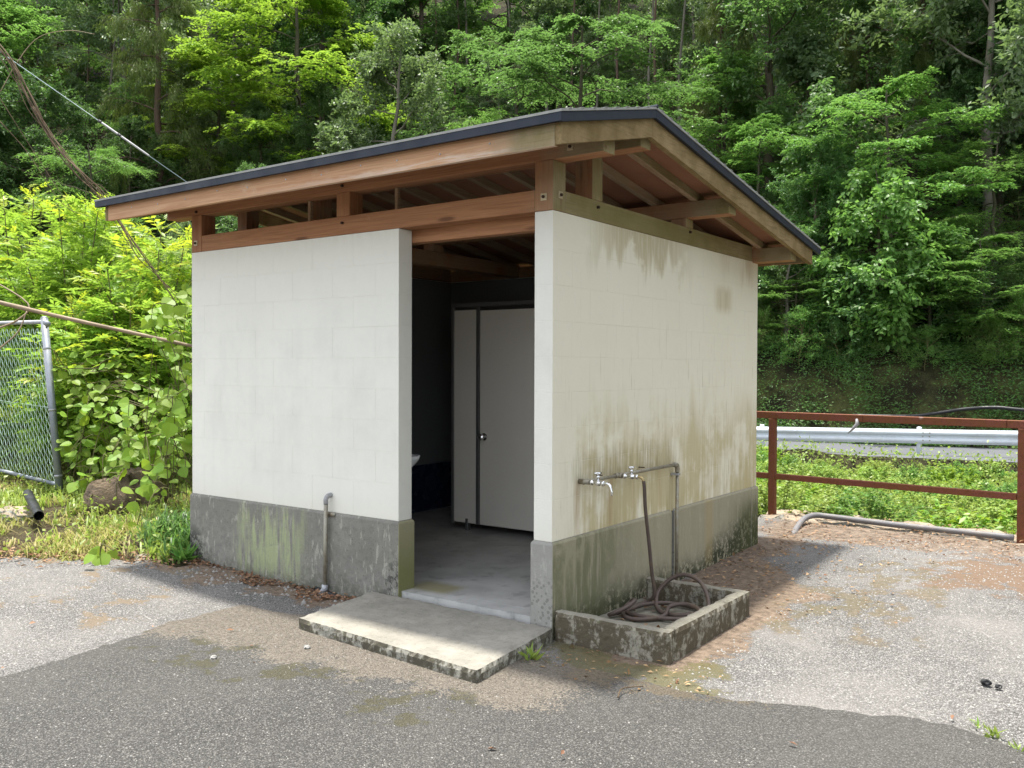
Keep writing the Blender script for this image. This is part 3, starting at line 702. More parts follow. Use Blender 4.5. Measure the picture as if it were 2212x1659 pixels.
# gable rake boards and fascias
for xo in (-3.98, .36):
    part(MB().prism_x(slope(YF, YR - .0008, -.118, .0), xo, xo + .04), 'rake_board', M['rake'], None, .002)
    part(MB().prism_x(slope(YR + .0008, YB, -.122, .0), xo, xo + .04), 'rake_board', M['rake'], None, .002)
fa = part(MB().box(-3.938, .358, YF, YF + .03, 2.727, 2.848), 'fascia_board', M['fascia'], None, .002)
part(MB().box(-3.938, .358, YB - .028, YB, 2.50, 2.605), 'fascia_board', M['wood_x'], None, .002)
# covering: roofing over the boards, folded steel trim round the edge
rf = part(MB().prism_x(slope(YF - .05, YR, .050, .064), -4.06, .432).prism_x(slope(YR, YB + .15, .050, .064), -4.06, .432), 'roof_covering', M['roof'])
part(MB().prism_x(slope(YF + .0, YR, .0125, .049), -3.97, .39).prism_x(slope(YR, YB + .05, .0125, .049), -3.97, .39), 'roof_boarding', M['soffit'])
part(MB().box(-4.055, .428, YF - .047, YF - .033, 2.838, 2.894), 'roof_edge_trim', M['roofedge'], None, .002)
for xo in (-4.052, .404):
    part(MB().prism_x(slope(YF - .032, YR, -.004, .0495), xo, xo + .022), 'roof_edge_trim', M['roofedge'], None, .002)
    part(MB().prism_x(slope(YR, YB + .13, -.004, .0495), xo, xo + .022), 'roof_edge_trim', M['roofedge'], None, .002)
part(MB().box(-4.055, .428, YB + .131, YB + .145, 2.585, 2.64), 'roof_edge_trim', M['roofedge'], None, .002)
# shingle lips that show along the gable edge
m = MB()
for k in range(26):
    y = YR + .06 + k*.122; m.prism_x(slope(y, y + .03, .0642, .0675), .30, .436)
for k in range(8):
    y = YF + .02 + k*.125; m.prism_x(slope(y, y + .03, .0642, .0675), .30, .436)
part(m, 'shingle_lips', M['roof'], rf); rf.children[-1].matrix_parent_inverse = Matrix.Identity(4)
# ridge roll
part(MB().tube([(-4.06, YR, 3.162), (.437, YR, 3.162)], .012, 8), 'ridge_cap', M['roofedge'])
# bolts
def bolt(parent, x, y, z, nrm, s=.022, plate=True):
    m = MB(); a = np.array(nrm, float)
    if plate:
        if abs(a[1]) > .5: m.box(x - s, x + s, y - .006, y, z - s, z + s)
        else: m.box(x, x + .006, y - s, y + s, z - s, z + s)
        o = m.build('bolt_plate', M['bolt'], parent, .002); o.matrix_parent_inverse = Matrix.Identity(4)
    n = MB().lathe([(.010, 0), (.010, .016), (.006, .019)], (x, y, z), nrm, 6)
    o = n.build('bolt', M['boltdark'], parent); o.matrix_parent_inverse = Matrix.Identity(4)
bolt(cp, -.066, 0, 2.584, (0, -1, 0)); bolt(lp, -W + .06, 0, 2.575, (0, -1, 0))
bolt(cp, 0, .075, 2.60, (1, 0, 0))
bolt(fb, -1.80, .002, 2.585, (0, -1, 0), plate=False); bolt(pl, -1.80, .002, 2.85, (0, -1, 0), plate=False); bolt(pl, -W + .07, .002, 2.83, (0, -1, 0), plate=False)
bolt(sb, -.002, .52, 2.59, (1, 0, 0), plate=False); bolt(sb, -.002, 1.905, 2.60, (1, 0, 0), plate=False)
bolt(pl, .12, .002, 2.86, (0, -1, 0))
# nail heads along the front fascia
for k in range(11):
    n = MB().lathe([(.0055, 0), (.0055, .003)], (-3.6 + k*.36 + RNG.normal()*.04, YF, 2.80 + RNG.normal()*.008), (0, -1, 0), 6)
    o = n.build('nail_head', M['galvlight'], fa); o.matrix_parent_inverse = Matrix.Identity(4)

# ------------------------------------------------------------------ toilet cubicle and basin inside
cub = thing('toilet_cubicle', 'grey beige toilet cubicle front with a closed door seen through the doorway', 'cubicle', (-2.0, 2.1, .02))
CI = Matrix.Translation((2.0, -2.1, -.02))
def cpart(mb, name, mat, parent=None, bevel=.002):
    o = mb.build(name, mat, parent or cub, bevel)
    o.matrix_parent_inverse = CI if parent is None else Matrix.Identity(4); return o
cpart(MB().box(-2.50, -2.235, 2.10, 2.13, .095, 2.095), 'side_panel', M['cubicle'])
cpart(MB().box(-2.535, -2.502, 2.095, 2.135, .075, 2.12), 'end_post', M['frame'])
cpart(MB().box(-2.535, -.15, 2.09, 2.14, 2.122, 2.16), 'head_rail', M['frame'])
cpart(MB().box(-2.232, -2.195, 2.092, 2.135, .095, 2.12), 'door_post', M['frame'])
cpart(MB().box(-1.40, -.15, 2.10, 2.13, .095, 2.12), 'side_panel', M['cubicle'])
dr = cpart(MB().box(-2.19, -1.405, 2.10, 2.132, .095, 2.085), 'door', M['cubicle'])
cpart(MB().lathe([(.032, 0), (.034, .006), (.012, .010), (.012, .030), (.022, .036), (.031, .050), (.030, .066), (.018, .074)], (-2.135, 2.10, .915), (0, -1, 0), 18), 'door_knob', M['chrome'], dr, 0)
cpart(MB().box(-2.36, -2.33, 2.095, 2.135, .02, .135), 'foot', M['frame'])
cpart(MB().box(-2.53, -2.50, 2.136, 3.18, .095, 2.10), 'return_panel', M['cubicle'])
sink = thing('washbasin', 'white ceramic washbasin edge just showing inside the dark doorway', 'washbasin', (-1.76, TH + .02, .75))
m = MB(); rings = []
for z, k, yo in ((.74, .45, 0), (.79, .72, 0), (.85, .95, 0), (.885, 1.0, 0), (.885, .90, 0), (.84, .78, 0), (.79, .45, 0)):
    ring = []
    for q in range(20):
        a = 2*math.pi*q/20; sx = math.copysign(abs(math.cos(a))**.6, math.cos(a)); sy = math.copysign(abs(math.sin(a))**.6, math.sin(a))
        ring.append((-1.78 + .20*k*sx, TH + .315 + .225*k*sy, z))
    rings.append(ring)
m.add([p for r in rings for p in r], [(i*20 + q, i*20 + (q + 1) % 20, (i + 1)*20 + (q + 1) % 20, (i + 1)*20 + q) for i in range(len(rings) - 1) for q in range(20)] + [tuple(range(20)), tuple(range(120, 140))])
o = m.build('bowl', M['ceramic'], sink, 0, True); o.matrix_parent_inverse = Matrix.Translation((1.76, -TH - .02, -.75))
o = MB().tube([(-1.78, TH + .22, .745), (-1.78, TH + .22, .5), (-1.78, TH + .03, .46)], .017, 8).build('waste_pipe', M['galv'], sink, 0, True); o.matrix_parent_inverse = Matrix.Translation((1.76, -TH - .02, -.75))

# ------------------------------------------------------------------ step, trough, pipes, taps, hose
st = rough_box('entrance_step', [(-1.378, -.785), (.138, -.905), (.032, -.018), (-1.488, -.018)], -.22, 0.0, M['step'], None, .032, .0035, 1, edge=.010)
tag(st, 'mould stained concrete step slab in front of the open doorway', 'step')
tr = thing('wash_trough', 'low mouldy concrete wash trough on the ground under the two taps', 'trough', (.4, .57, -.1))
TI = Matrix.Translation((-.4, -.57, .1))
def tpart(o): o.parent = tr; o.matrix_parent_inverse = TI; return o
tpart(rough_box('trough_wall', [(.028, -.02), (.787, -.022), (.787, .062), (.028, .060)], -.25, .098, M['basin'], None, .028, .004, 11, edge=.011))
tpart(rough_box('trough_wall', [(.700, .058), (.787, .060), (.797, 1.085), (.710, 1.083)], -.25, .100, M['basin'], None, .028, .004, 12, edge=.011))
tpart(rough_box('trough_wall', [(.060, 1.080), (.797, 1.083), (.797, 1.165), (.060, 1.162)], -.25, .100, M['basin'], None, .028, .004, 13, edge=.011))
tpart(rough_box('trough_floor', [(.02, .05), (.72, .05), (.72, 1.1), (.02, 1.1)], -.25, -.055, M['basin'], None, .05, .004, 14, edge=.002))

pp = thing('tap_pipe', 'galvanised water pipe with an elbow fixed along the stained cream wall', 'pipe', (.05, 1.6, .84))
PI_ = Matrix.Translation((-.05, -1.6, -.84))
def ppart(mb, name, mat, smooth=True, bevel=0, parent=None):
    o = mb.build(name, mat, parent or pp, bevel, smooth); o.matrix_parent_inverse = PI_ if parent is None else Matrix.Identity(4); return o
PX, PZ = .045, .842
ppart(MB().tube([(PX, .325, PZ), (PX, .705, PZ - .001)], .0115, 12), 'pipe_run', M['galv'])
ppart(MB().tube([(PX, .735, PZ), (PX, 1.56, PZ)], .0125, 12), 'pipe_run', M['galv'])
ppart(MB().tube(curve_pts([(PX, 1.56, PZ), (PX, 1.585, PZ), (PX, 1.612, PZ - .008), (PX, 1.62, PZ - .035), (PX, 1.62, PZ - .06)], 16), .0175, 12), 'elbow', M['galv'])
ppart(MB().tube([(PX, 1.62, PZ - .055), (PX, 1.62, -.12)], .0125, 12), 'riser', M['galv'])
ppart(MB().tube([(PX, .285, PZ), (PX, .335, PZ)], .0175, 12).tube([(.004, .305, PZ), (PX + .035, .305, PZ)], .017, 12), 'elbow', M['galv'])
ppart(MB().tube([(PX, .690, PZ), (PX, .750, PZ)], .0175, 12).tube([(PX, .72, PZ), (PX + .035, .72, PZ)], .017, 12), 'tee', M['galv'])
ppart(MB().box(.0, .062, 1.598, 1.642, .76, .775), 'pipe_clip', M['galvlight'], False, .002)
for yy in (.52, 1.1): ppart(MB().tube([(.0, yy, PZ + .02), (PX, yy, PZ + .02)], .004, 6), 'pipe_nail', M['boltdark'])
def tap(y, rot, label, hose):
    t = thing('water_tap', label, 'tap', (PX + .035, y, PZ)); t.rotation_euler = (0, 0, rot); t.scale = (.9, .9, .9)
    def q(mb, name, mat, parent=None, smooth=True): return mb.build(name, mat, parent or t, 0, smooth)
    q(MB().lathe([(.017, 0), (.017, .012), (.020, .014), (.020, .024), (.013, .028), (.013, .050), (.019, .056), (.020, .085), (.014, .092), (.014, .104), (.018, .106), (.018, .120), (.011, .124)], (0, 0, 0), (1, 0, 0), 16), 'tap_body', M['chrome'])
    q(MB().lathe([(.012, 0), (.012, .022), (.015, .024), (.015, .036), (.007, .038), (.007, .052)], (.070, 0, .012), (0, 0, 1), 14), 'tap_stem', M['chrome'])
    hb = MB()
    hb.tube([(.070 - .004, -.034, .068), (.070, 0, .066), (.070 + .004, .034, .068)], [.0075, .011, .0075], 10).tube([(.070 - .020, 0, .066), (.070 + .020, 0, .066)], [.007, .007], 8)
    q(hb, 'tap_handle', M['chrome'])
    if hose: sp = curve_pts([(.122, 0, 0), (.140, 0, -.002), (.158, 0, -.012), (.166, 0, -.032)], 12); r = .0095
    else: sp = curve_pts([(.122, 0, 0), (.145, 0, .004), (.172, 0, -.012), (.186, 0, -.050), (.186, 0, -.078)], 18); r = np.linspace(.0105, .0085, 18)
    q(MB().tube(sp, r if np.isscalar(r) else np.interp(np.linspace(0, 1, len(sp)), np.linspace(0, 1, len(r)), r), 12), 'tap_spout', M['brass'] if hose else M['chrome'])
    return t
tap(.305, -.10, 'chrome tap with a bare curved spout at the doorway end of the pipe', False)
tap(.72, .12, 'chrome tap at the middle of the pipe with a brown hose pushed on its spout', True)
h0 = Vector((PX + .035, .72, PZ)) + Vector((math.cos(.12)*.1494, math.sin(.12)*.1494, -.024))
hp = curve_pts([(h0.x, h0.y, h0.z), (h0.x + .003, h0.y + .006, h0.z - .05), (h0.x - .004, .775, .62), (h0.x - .006, .83, .40), (h0.x - .004, .868, .20), (.228, .90, .04), (.16, .90, -.02), (.12, .78, -.034),
                (.16, .64, -.032), (.30, .62, -.034), (.50, .70, -.034), (.60, .86, -.030), (.585, .97, .03), (.50, 1.04, .13), (.38, 1.06, .165), (.27, 1.04, .12), (.215, .97, .03), (.30, .82, -.034),
                (.46, .78, -.034), (.58, .84, -.016), (.60, .98, -.028), (.47, 1.02, -.034), (.30, .97, -.020), (.20, .80, -.010), (.16, .62, -.020), (.115, .52, -.028), (.145, .47, -.01), (.215, .53, .03), (.225, .63, .055),
                (.17, .68, .03), (.16, .60, -.012), (.22, .53, -.033), (.33, .56, -.034), (.40, .70, -.030), (.36, .86, -.012), (.44, .94, .0), (.56, .88, -.01), (.56, .74, -.034), (.42, .66, -.034)], 38*7)
hs = MB().tube(hp, np.interp(np.linspace(0, 1, len(hp)), [0, .12, .2, 1], [.0118, .0122, .014, .014]), 10).build('garden_hose', M['hose'], None, 0, True)
tag(hs, 'brown rubber hose hanging from a tap and coiled in the trough', 'hose')
vp = thing('drain_pipe', 'short upright grey pipe with an elbow on the grey plinth beside the step', 'pipe', (-1.93, -.05, -.1))
VI = Matrix.Translation((1.93, .05, .1))
for mb, nm, mt in ((MB().tube([(-1.935, -.045, -.085), (-1.925, -.045, .57)], .016, 12), 'pipe_run', M['galv']),
                   (MB().tube(curve_pts([(-1.925, -.045, .565), (-1.925, -.045, .60), (-1.922, -.030, .622), (-1.918, .0, .628)], 12), .0175, 12), 'elbow', M['galvlight']),
                   (MB().tube([(-1.935, -.045, -.02), (-1.935, -.046, -.05), (-1.965, -.06, -.095), (-1.99, -.075, -.11)], [.025, .025, .022, .022], 10), 'elbow', M['galvlight']),
                   (MB().box(-1.955, -1.86, -.024, -.017, .475, .505), 'pipe_clip', M['galv']),
                   (MB().tube([(-2.06, -.02, -.075), (-1.80, -.05, -.09)], .02, 8), 'buried_pipe', M['black'])):
    o = mb.build(nm, mt, vp, 0, True); o.matrix_parent_inverse = VI

# ------------------------------------------------------------------ railing, pipe on the kerb, guard rail, cable
rl = thing('rusty_railing', 'rust brown square tube railing along the drop beside the yard', 'railing', (1.9, 4.86, -.05))
RI = Matrix.Translation((-1.9, -4.86, .05))
def rpart(mb, n, mt=M['rust']): o = mb.build(n, mt, rl, .004); o.matrix_parent_inverse = RI; return o
def rail_y(x): return 5.035 - .0873*(x + .468)
for x in (-2.86, -.468, 1.926, 4.32, 6.7):
    y = rail_y(x); rpart(MB().box(x - .036, x + .036, y - .036, y + .036, -.3, 1.018), 'post')
def bar(x0, x1, z, hh, hw):
    a = np.array([x0, rail_y(x0), z]); b = np.array([x1, rail_y(x1), z]); t = norm(b - a); n = np.array([-t[1], t[0], 0])*hw; u = np.array([0, 0, hh])
    vs = [p + s*n + q*u for p in (a, b) for s, q in ((-1, -1), (1, -1), (1, 1), (-1, 1))]
    return MB().add(vs, [(0, 1, 2, 3), (7, 6, 5, 4), (0, 4, 5, 1), (1, 5, 6, 2), (2, 6, 7, 3), (3, 7, 4, 0)])
xs = [-5.4, .5, 1.80, 6.9]
for a, b in zip(xs[:-1], xs[1:]): rpart(bar(a + .002, b - .002, 1.055, .036, .034), 'top_rail')
px_ = [-5.2, -2.86, -.468, 1.926, 4.32, 6.7]
for a, b in zip(px_[:-1], px_[1:]): rpart(bar(a + .038, b - .038, .395, .030, .028), 'middle_rail')
tg = MB(); y = rail_y(.42); tg.tube([(.44, y - .04, 1.05), (.45, y - .05, 1.0), (.41, y - .06, .95), (.36, y - .055, .90)], [.012, .022, .014, .004], 6)
tag(tg.build('rag_strip', M['sleeve'], None, 0, True), 'pale scrap of cloth tied under the top rail of the rusty railing', 'rag')
gp = MB().tube(curve_pts([(.10, 4.03, -.04), (.05, 4.30, -.005), (.02, 4.60, .035), (.06, 4.80, .05), (.20, 4.85, .045), (.75, 4.81, .035), (1.27, 4.80, .030), (1.87, 4.76, .030)], 60), .029, 12)
tag(gp.build('ground_pipe', M['greypipe'], None, 0, True), 'bent grey plastic pipe lying along the kerb under the rusty railing', 'pipe')

gr = thing('guard_rail', 'white corrugated steel guard rail beside the road beyond the weeds', 'guard rail', (0, 18.7, -.58))
ga, gb = sight(1633.0, 936.0, 23.5), sight(2208, 942, 21.6)
gdir = norm((gb - ga)*np.array([1, 1, 0])); gslope = 0.006; gn = np.array([gdir[1], -gdir[0], 0.])      # gn faces the camera
prof = [(0, .175), (.012, .17), (.018, .155), (.065, .125), (.075, .09), (.065, .055), (.012, .022), (.006, 0), (.012, -.022), (.065, -.055), (.075, -.09), (.065, -.125), (.018, -.155), (.012, -.17), (0, -.175)]
def gpt(t, o, z): return ga + gdir*t + gn*o + np.array([0, 0, z + gslope*t - (0.0)])
def grpart(mb, n, mt=M['white'], sm=False): o = mb.build(n, mt, gr, 0, sm); o.matrix_parent_inverse = Matrix.Translation((0, -18.7, .58)); return o
joint = 4.05
for t0, t1 in ((-13.9, -9.9), (-9.95, -5.9), (-5.95, -1.9), (-1.95, joint), (joint - .25, joint + 4.0), (joint + 3.9, joint + 8)):
    m = MB(); n = len(prof); lift = .006 if t0 == joint - .25 else 0
    front = [gpt(t, o + lift, z) for t in (t0, t1) for o, z in prof]; back = [gpt(t, o - .006 + lift, z) for t in (t0, t1) for o, z in prof]
    m.add(front, [(i, i + 1, n + i + 1, n + i) for i in range(n - 1)]); m.add(back, [(n + i, n + i + 1, i + 1, i) for i in range(n - 1)])
    grpart(m, 'rail_beam')
for t in (-12.0, -8.0, -4.0, .0 + .15, 4.0 - .12, 8.0, 11.5):
    p = gpt(t, -.075, 0); grpart(MB().lathe([(.062, -.75), (.062, .20), (.055, .222), (.02, .232)], p, (0, 0, 1), 14), 'post', M['white'], True)
for k in (-.13, 0.0, .13):
    for dt in (.05, .2):
        grpart(MB().lathe([(.016, 0), (.016, .012)], gpt(joint + dt - .15, .078 if abs(k) > .05 else .02, k*.7), gn, 8), 'bolt', M['galv'])
cb = [sight(1840, 897, 25.6), sight(1960, 899, 25.1), sight(2020, 893, 24.8), sight(2080, 884, 24.4), sight(2150, 880, 24.0), sight(2225, 886, 23.6), sight(2400, 890, 23.0)]
tag(MB().tube(curve_pts(cb, 40), .045, 8).build('black_hose', M['black'], None, 0, True), 'black hose pipe lying along the foot of the mossy bank', 'hose')

# ------------------------------------------------------------------ left side: fence, stump, poles, wires
fe = thing('chain_link_fence', 'leaning chain link fence with a blue grey tube post on the weedy bank', 'fence', (-7.07, .72, 0))
FI = Matrix.Translation((7.07, -.72, 0))
def fpart(mb, n, mt, sm=True): o = mb.build(n, mt, fe, 0, sm); o.matrix_parent_inverse = FI; return o
fb0, ft0 = sight(131, 1085, 10.3), sight(96, 692, 10.3)       # foot and head of the near post
along = norm(sight(0, 1014, 11.4) - sight(125, 1056, 10.32)); along = norm(along*np.array([1, 1, .35])); upv = norm(ft0 - fb0); Hf = np.linalg.norm(ft0 - fb0)
fnorm = norm(np.cross(along, upv))
if fnorm @ (CAM - fb0) < 0: fnorm = -fnorm
def fp(t, h, o=0.): return fb0 + along*t + upv*h + fnorm*o
fpart(MB().tube([fp(0, -.1), fp(0, Hf + .03)], .040, 14), 'post', M['fencepost'])
fpart(MB().tube([fp(0, Hf + .025), fp(0, Hf + .045)], [.044, .020], 14), 'post_cap', M['fencepost'])
fpart(MB().tube([fp(-.09, Hf - .045), fp(0, Hf - .02)], .032, 12), 'rail_stub', M['fencepost'])
fpart(MB().tube([fp(0, -.25), fp(0, .0)], [.085, .07], 10), 'post_footing', M['kerb'], False)
fpart(MB().tube([fp(1.9, -.1), fp(1.9, Hf)], .030, 12), 'post', M['fencepost']); fpart(MB().tube([fp(3.8, -.1), fp(3.8, Hf)], .030, 12), 'post', M['fencepost'])
fpart(MB().tube([fp(0, Hf - .02), fp(5.5, Hf - .02)], .024, 12), 'top_rail', M['galvlight'])
fpart(MB().tube([fp(0, .20), fp(5.5, .20)], .024, 12), 'bottom_rail', M['fencepost'])
for hh in (.30, 1.05, 1.75): fpart(MB().tube([fp(0, hh - .012), fp(0, hh + .012)], .0435, 14), 'post_band', M['galvlight'])
mw = MB(); p = .062; nz_ = int((Hf - .30)/p*1.0)
for i in range(int(5.4/p)):
    pts = []
    for j in range(nz_ + 1): pts.append(fp(.05 + i*p + (p*.55 if (j + i) % 2 else -.0), .24 + j*p*1.0, .026 + (.003 if j % 2 else -.003)))
    mw.tube(pts, .0033, 3, False)
wm = fpart(mw, 'chain_link_mesh', M['wire'], False)
fpart(MB().tube([fp(.02, 1.08, .03), fp(2, 1.10, .03), fp(5.4, 1.08, .03)], .003, 4), 'tension_wire', M['wire'])

def ground_at(x, y): return float(ground_z(np.array(x), np.array(y)))
# old stump
bm = bmesh.new(); bmesh.ops.create_icosphere(bm, subdivisions=5, radius=1.0); r_ = np.random.default_rng(4)
for v in bm.verts:
    a = math.atan2(v.co.y, v.co.x); c = v.co.copy()
    k = 1 + .16*math.sin(3*a + .6) + .10*math.sin(7*a + 2) + .03*math.sin(15*a + 2*c.z)
    flare = 1.15 - .28*max(c.z, -.2); z = c.z*.27
    if c.z > .45: z = .27*(.55 + .05*math.sin(5*a) + .16*math.sin(2.5*c.x + 2*c.y)) + .008*math.sin(31*c.x + 17*c.y)
    v.co = Vector((c.x*.34*k*flare, c.y*.27*k*flare, z + .003*math.sin(22*a + 14*c.z)))
me = bpy.data.meshes.new('tree_stump'); bm.to_mesh(me); bm.free(); me.materials.append(M['stump'])
sp = sight(262, 1075, 9.6); stump = link(bpy.data.objects.new('tree_stump', me)); stump.location = (sp[0], sp[1], ground_at(sp[0], sp[1]) + .14); stump.scale = (1.05, 1.05, 1.25); stump.rotation_euler = (.06, -.1, .5)
tag(stump, 'weathered grey brown tree stump sitting in the cut grass by the fence', 'stump')
a = sight(60, 1066, 9.3); b = sight(84, 1114, 8.5)
for q_ in (a, b): q_[2] = max(q_[2], ground_at(q_[0], q_[1]) + .035)
tag(MB().tube([a, b], .045, 14, False).tube([b, a], .038, 14, False).build('black_pipe', M['black'], None, 0, True), 'short black drain pipe end poking out below the fence post', 'pipe')
for k, (u, v, d, sc) in enumerate(((48, 1135, 9.1, .16), (20, 1120, 9.4, .12), (310, 1215, 7.6, .07))):
    bm = bmesh.new(); bmesh.ops.create_icosphere(bm, subdivisions=3, radius=1.0)
    for q in bm.verts: q.co = q.co*(1 + .18*math.sin(q.co.x*5 + k)*math.cos(q.co.y*4) + .10*math.sin(q.co.z*9 + q.co.x*7)); q.co.z *= .55
    me = bpy.data.meshes.new('rock'); bm.to_mesh(me); bm.free(); me.materials.append(M['kerb'])
    o = link(bpy.data.objects.new('rock', me)); pt = sight(u, v, d); o.location = (pt[0], pt[1], ground_at(pt[0], pt[1]) + .02); o.scale = (sc*1.3, sc, sc); o.rotation_euler = (0, 0, k*1.3)
    tag(o, ('broken grey rock edge below the black pipe end', 'small grey rock at the left edge of the bank', 'small dark stone at the lip of the grass near the building')[k], 'rock')
bp = curve_pts([sight(-90, 632, 8.7), sight(120, 682, 8.75), sight(300, 722, 8.8), sight(435, 752, 8.85)], 24)
tag(MB().tube(bp, np.linspace(.022, .016, len(bp)) + .002*(np.arange(len(bp)) % 5 == 0), 10).build('bamboo_pole', M['bamboo'], None, 0, True), 'long dry bamboo pole slanting down across the bushes to the building', 'pole')
for k, (ctrl, r0, r1) in enumerate(((((-20, 715, 9.0), (40, 690, 9.0), (60, 655, 9.05), (-25, 600, 9.1)), .012, .006), (((-10, 760, 8.9), (38, 718, 8.95), (58, 672, 9.0)), .010, .006))):
    pts = curve_pts([sight(*q) for q in ctrl], 16)
    tag(MB().tube(pts, np.linspace(r0, r1, len(pts)), 6).build('dry_stick', M['bamboo'], None, 0, True), ('thin dry stick hooked over the top rail of the fence', 'straight dry twig propped against the fence top')[k], 'stick')
# sleeved guy wire
wi = thing('guy_wire', 'taut guy wire with a pale sleeve running down behind the roof', 'wire', tuple(sight(240, 300, 10.4)))
WI = Matrix.Translation(-Vector(sight(240, 300, 10.4)))
wa, wb = sight(-60, 70, 11.2), sight(470, 440, 10.3); 
def wp(t): return wa*(1 - t) + wb*t
o = MB().tube([wp(0), wp(1)], .0045, 6).build('wire_strand', M['cable'], wi, 0, True); o.matrix_parent_inverse = WI
o = MB().tube([wp(.535), wp(.545), wp(.735), wp(.74)], [.006, .014, .012, .006], 10).build('wire_sleeve', M['sleeve'], wi, 0, True); o.matrix_parent_inverse = WI
for t in (.537, .615): 
    o = MB().tube([wp(t), wp(t + .012)], .017, 10).build('sleeve_band', M['black'], wi, 0, True); o.matrix_parent_inverse = WI
# bundle of dead vine hanging beside the roof end
dv = thing('dead_vine', 'bundle of dry brown vine hanging down past the left end of the roof', 'vine', tuple(sight(180, 380, 9.4)))
DI = Matrix.Translation(-Vector(sight(180, 380, 9.4)))
path = [(-40, 60, 9.8), (20, 145, 9.7), (75, 230, 9.6), (125, 315, 9.5), (170, 375, 9.4), (215, 415, 9.4), (255, 480, 9.35), (300, 545, 9.3), (345, 600, 9.3), (392, 655, 9.3)]
for k in range(9):
    r = np.random.default_rng(40 + k); n0, n1 = (0, len(path)) if k < 3 else (int(r.integers(0, 3)), int(r.integers(5, len(path) + 1)))
    ctrl = [sight(u + r.normal()*7, v + r.normal()*7, d + r.normal()*.05) for u, v, d in path[n0:n1]]
    pts = curve_pts(ctrl, 40); o = MB().tube(pts, np.linspace(.0085 if k < 3 else .005, .0035, len(pts)), 6).build('vine_strand', M['deadwood'], dv, 0, True); o.matrix_parent_inverse = DI
for k, ctrl in enumerate((((0, 200, 9.7), (40, 130, 9.7), (85, 80, 9.7), (150, 66, 9.7), (205, 74, 9.7)), ((0, 262, 9.6), (60, 330, 9.6), (135, 440, 9.5), (200, 470, 9.4)), ((10, 130, 9.7), (30, 128, 9.7), (48, 140, 9.7)), ((-20, 180, 9.6), (30, 260, 9.6), (100, 370, 9.5), (160, 460, 9.4)))):
    pts = curve_pts([sight(*q) for q in ctrl], 24); o = MB().tube(pts, np.linspace(.005, .0025, len(pts)), 5).build('dry_tendril', M['bamboo'] if k == 0 else M['deadwood'], dv, 0, True); o.matrix_parent_inverse = DI
#@@PART3
# ------------------------------------------------------------------ leaves and trees
def leaf_quads(P, Dv, N, Ln, Wd, fold=.12):
    """folded pointed leaves: base, right, tip, left -> two triangles each"""
    Dv = norm(Dv); S = norm(np.cross(Dv, N)); N = np.cross(S, Dv)
    Ln = np.asarray(Ln)[:, None]; Wd = np.asarray(Wd)[:, None]
    mid = P + Dv*Ln*.45 + N*(Wd*fold)
    V = np.stack([P, mid + S*Wd*.5, P + Dv*Ln, mid - S*Wd*.5], 1).reshape(-1, 3)
    b = np.arange(len(P))[:, None]*4
    return V, np.concatenate([b + [0, 1, 2], b + [0, 2, 3]], 1).reshape(-1, 3)

def leaf_round(n=1, L_=.14, W_=.14):
    """broad heart shaped leaf, folded along the midrib, in its own frame (x forward, z up)"""
    pr = [(0, 0), (.02, .22), (.22, .48), (.48, .50), (.75, .32), (1.0, 0)]
    V = [(x*L_, y*W_, .10*abs(y)*W_ - .12*x*x*L_) for x, y in pr] + [(x*L_, -y*W_, .10*abs(y)*W_ - .12*x*x*L_) for x, y in pr[1:-1]]
    V += [(.5*L_, 0, -.05*L_)]; c = len(V) - 1
    return np.array(V), [(0, 1, c), (1, 2, c), (2, 3, c), (3, 4, c), (4, 5, c), (5, 9, c), (9, 8, c), (8, 7, c), (7, 6, c), (6, 0, c)]

def rand_unit(r, n): return norm(r.normal(size=(n, 3)))

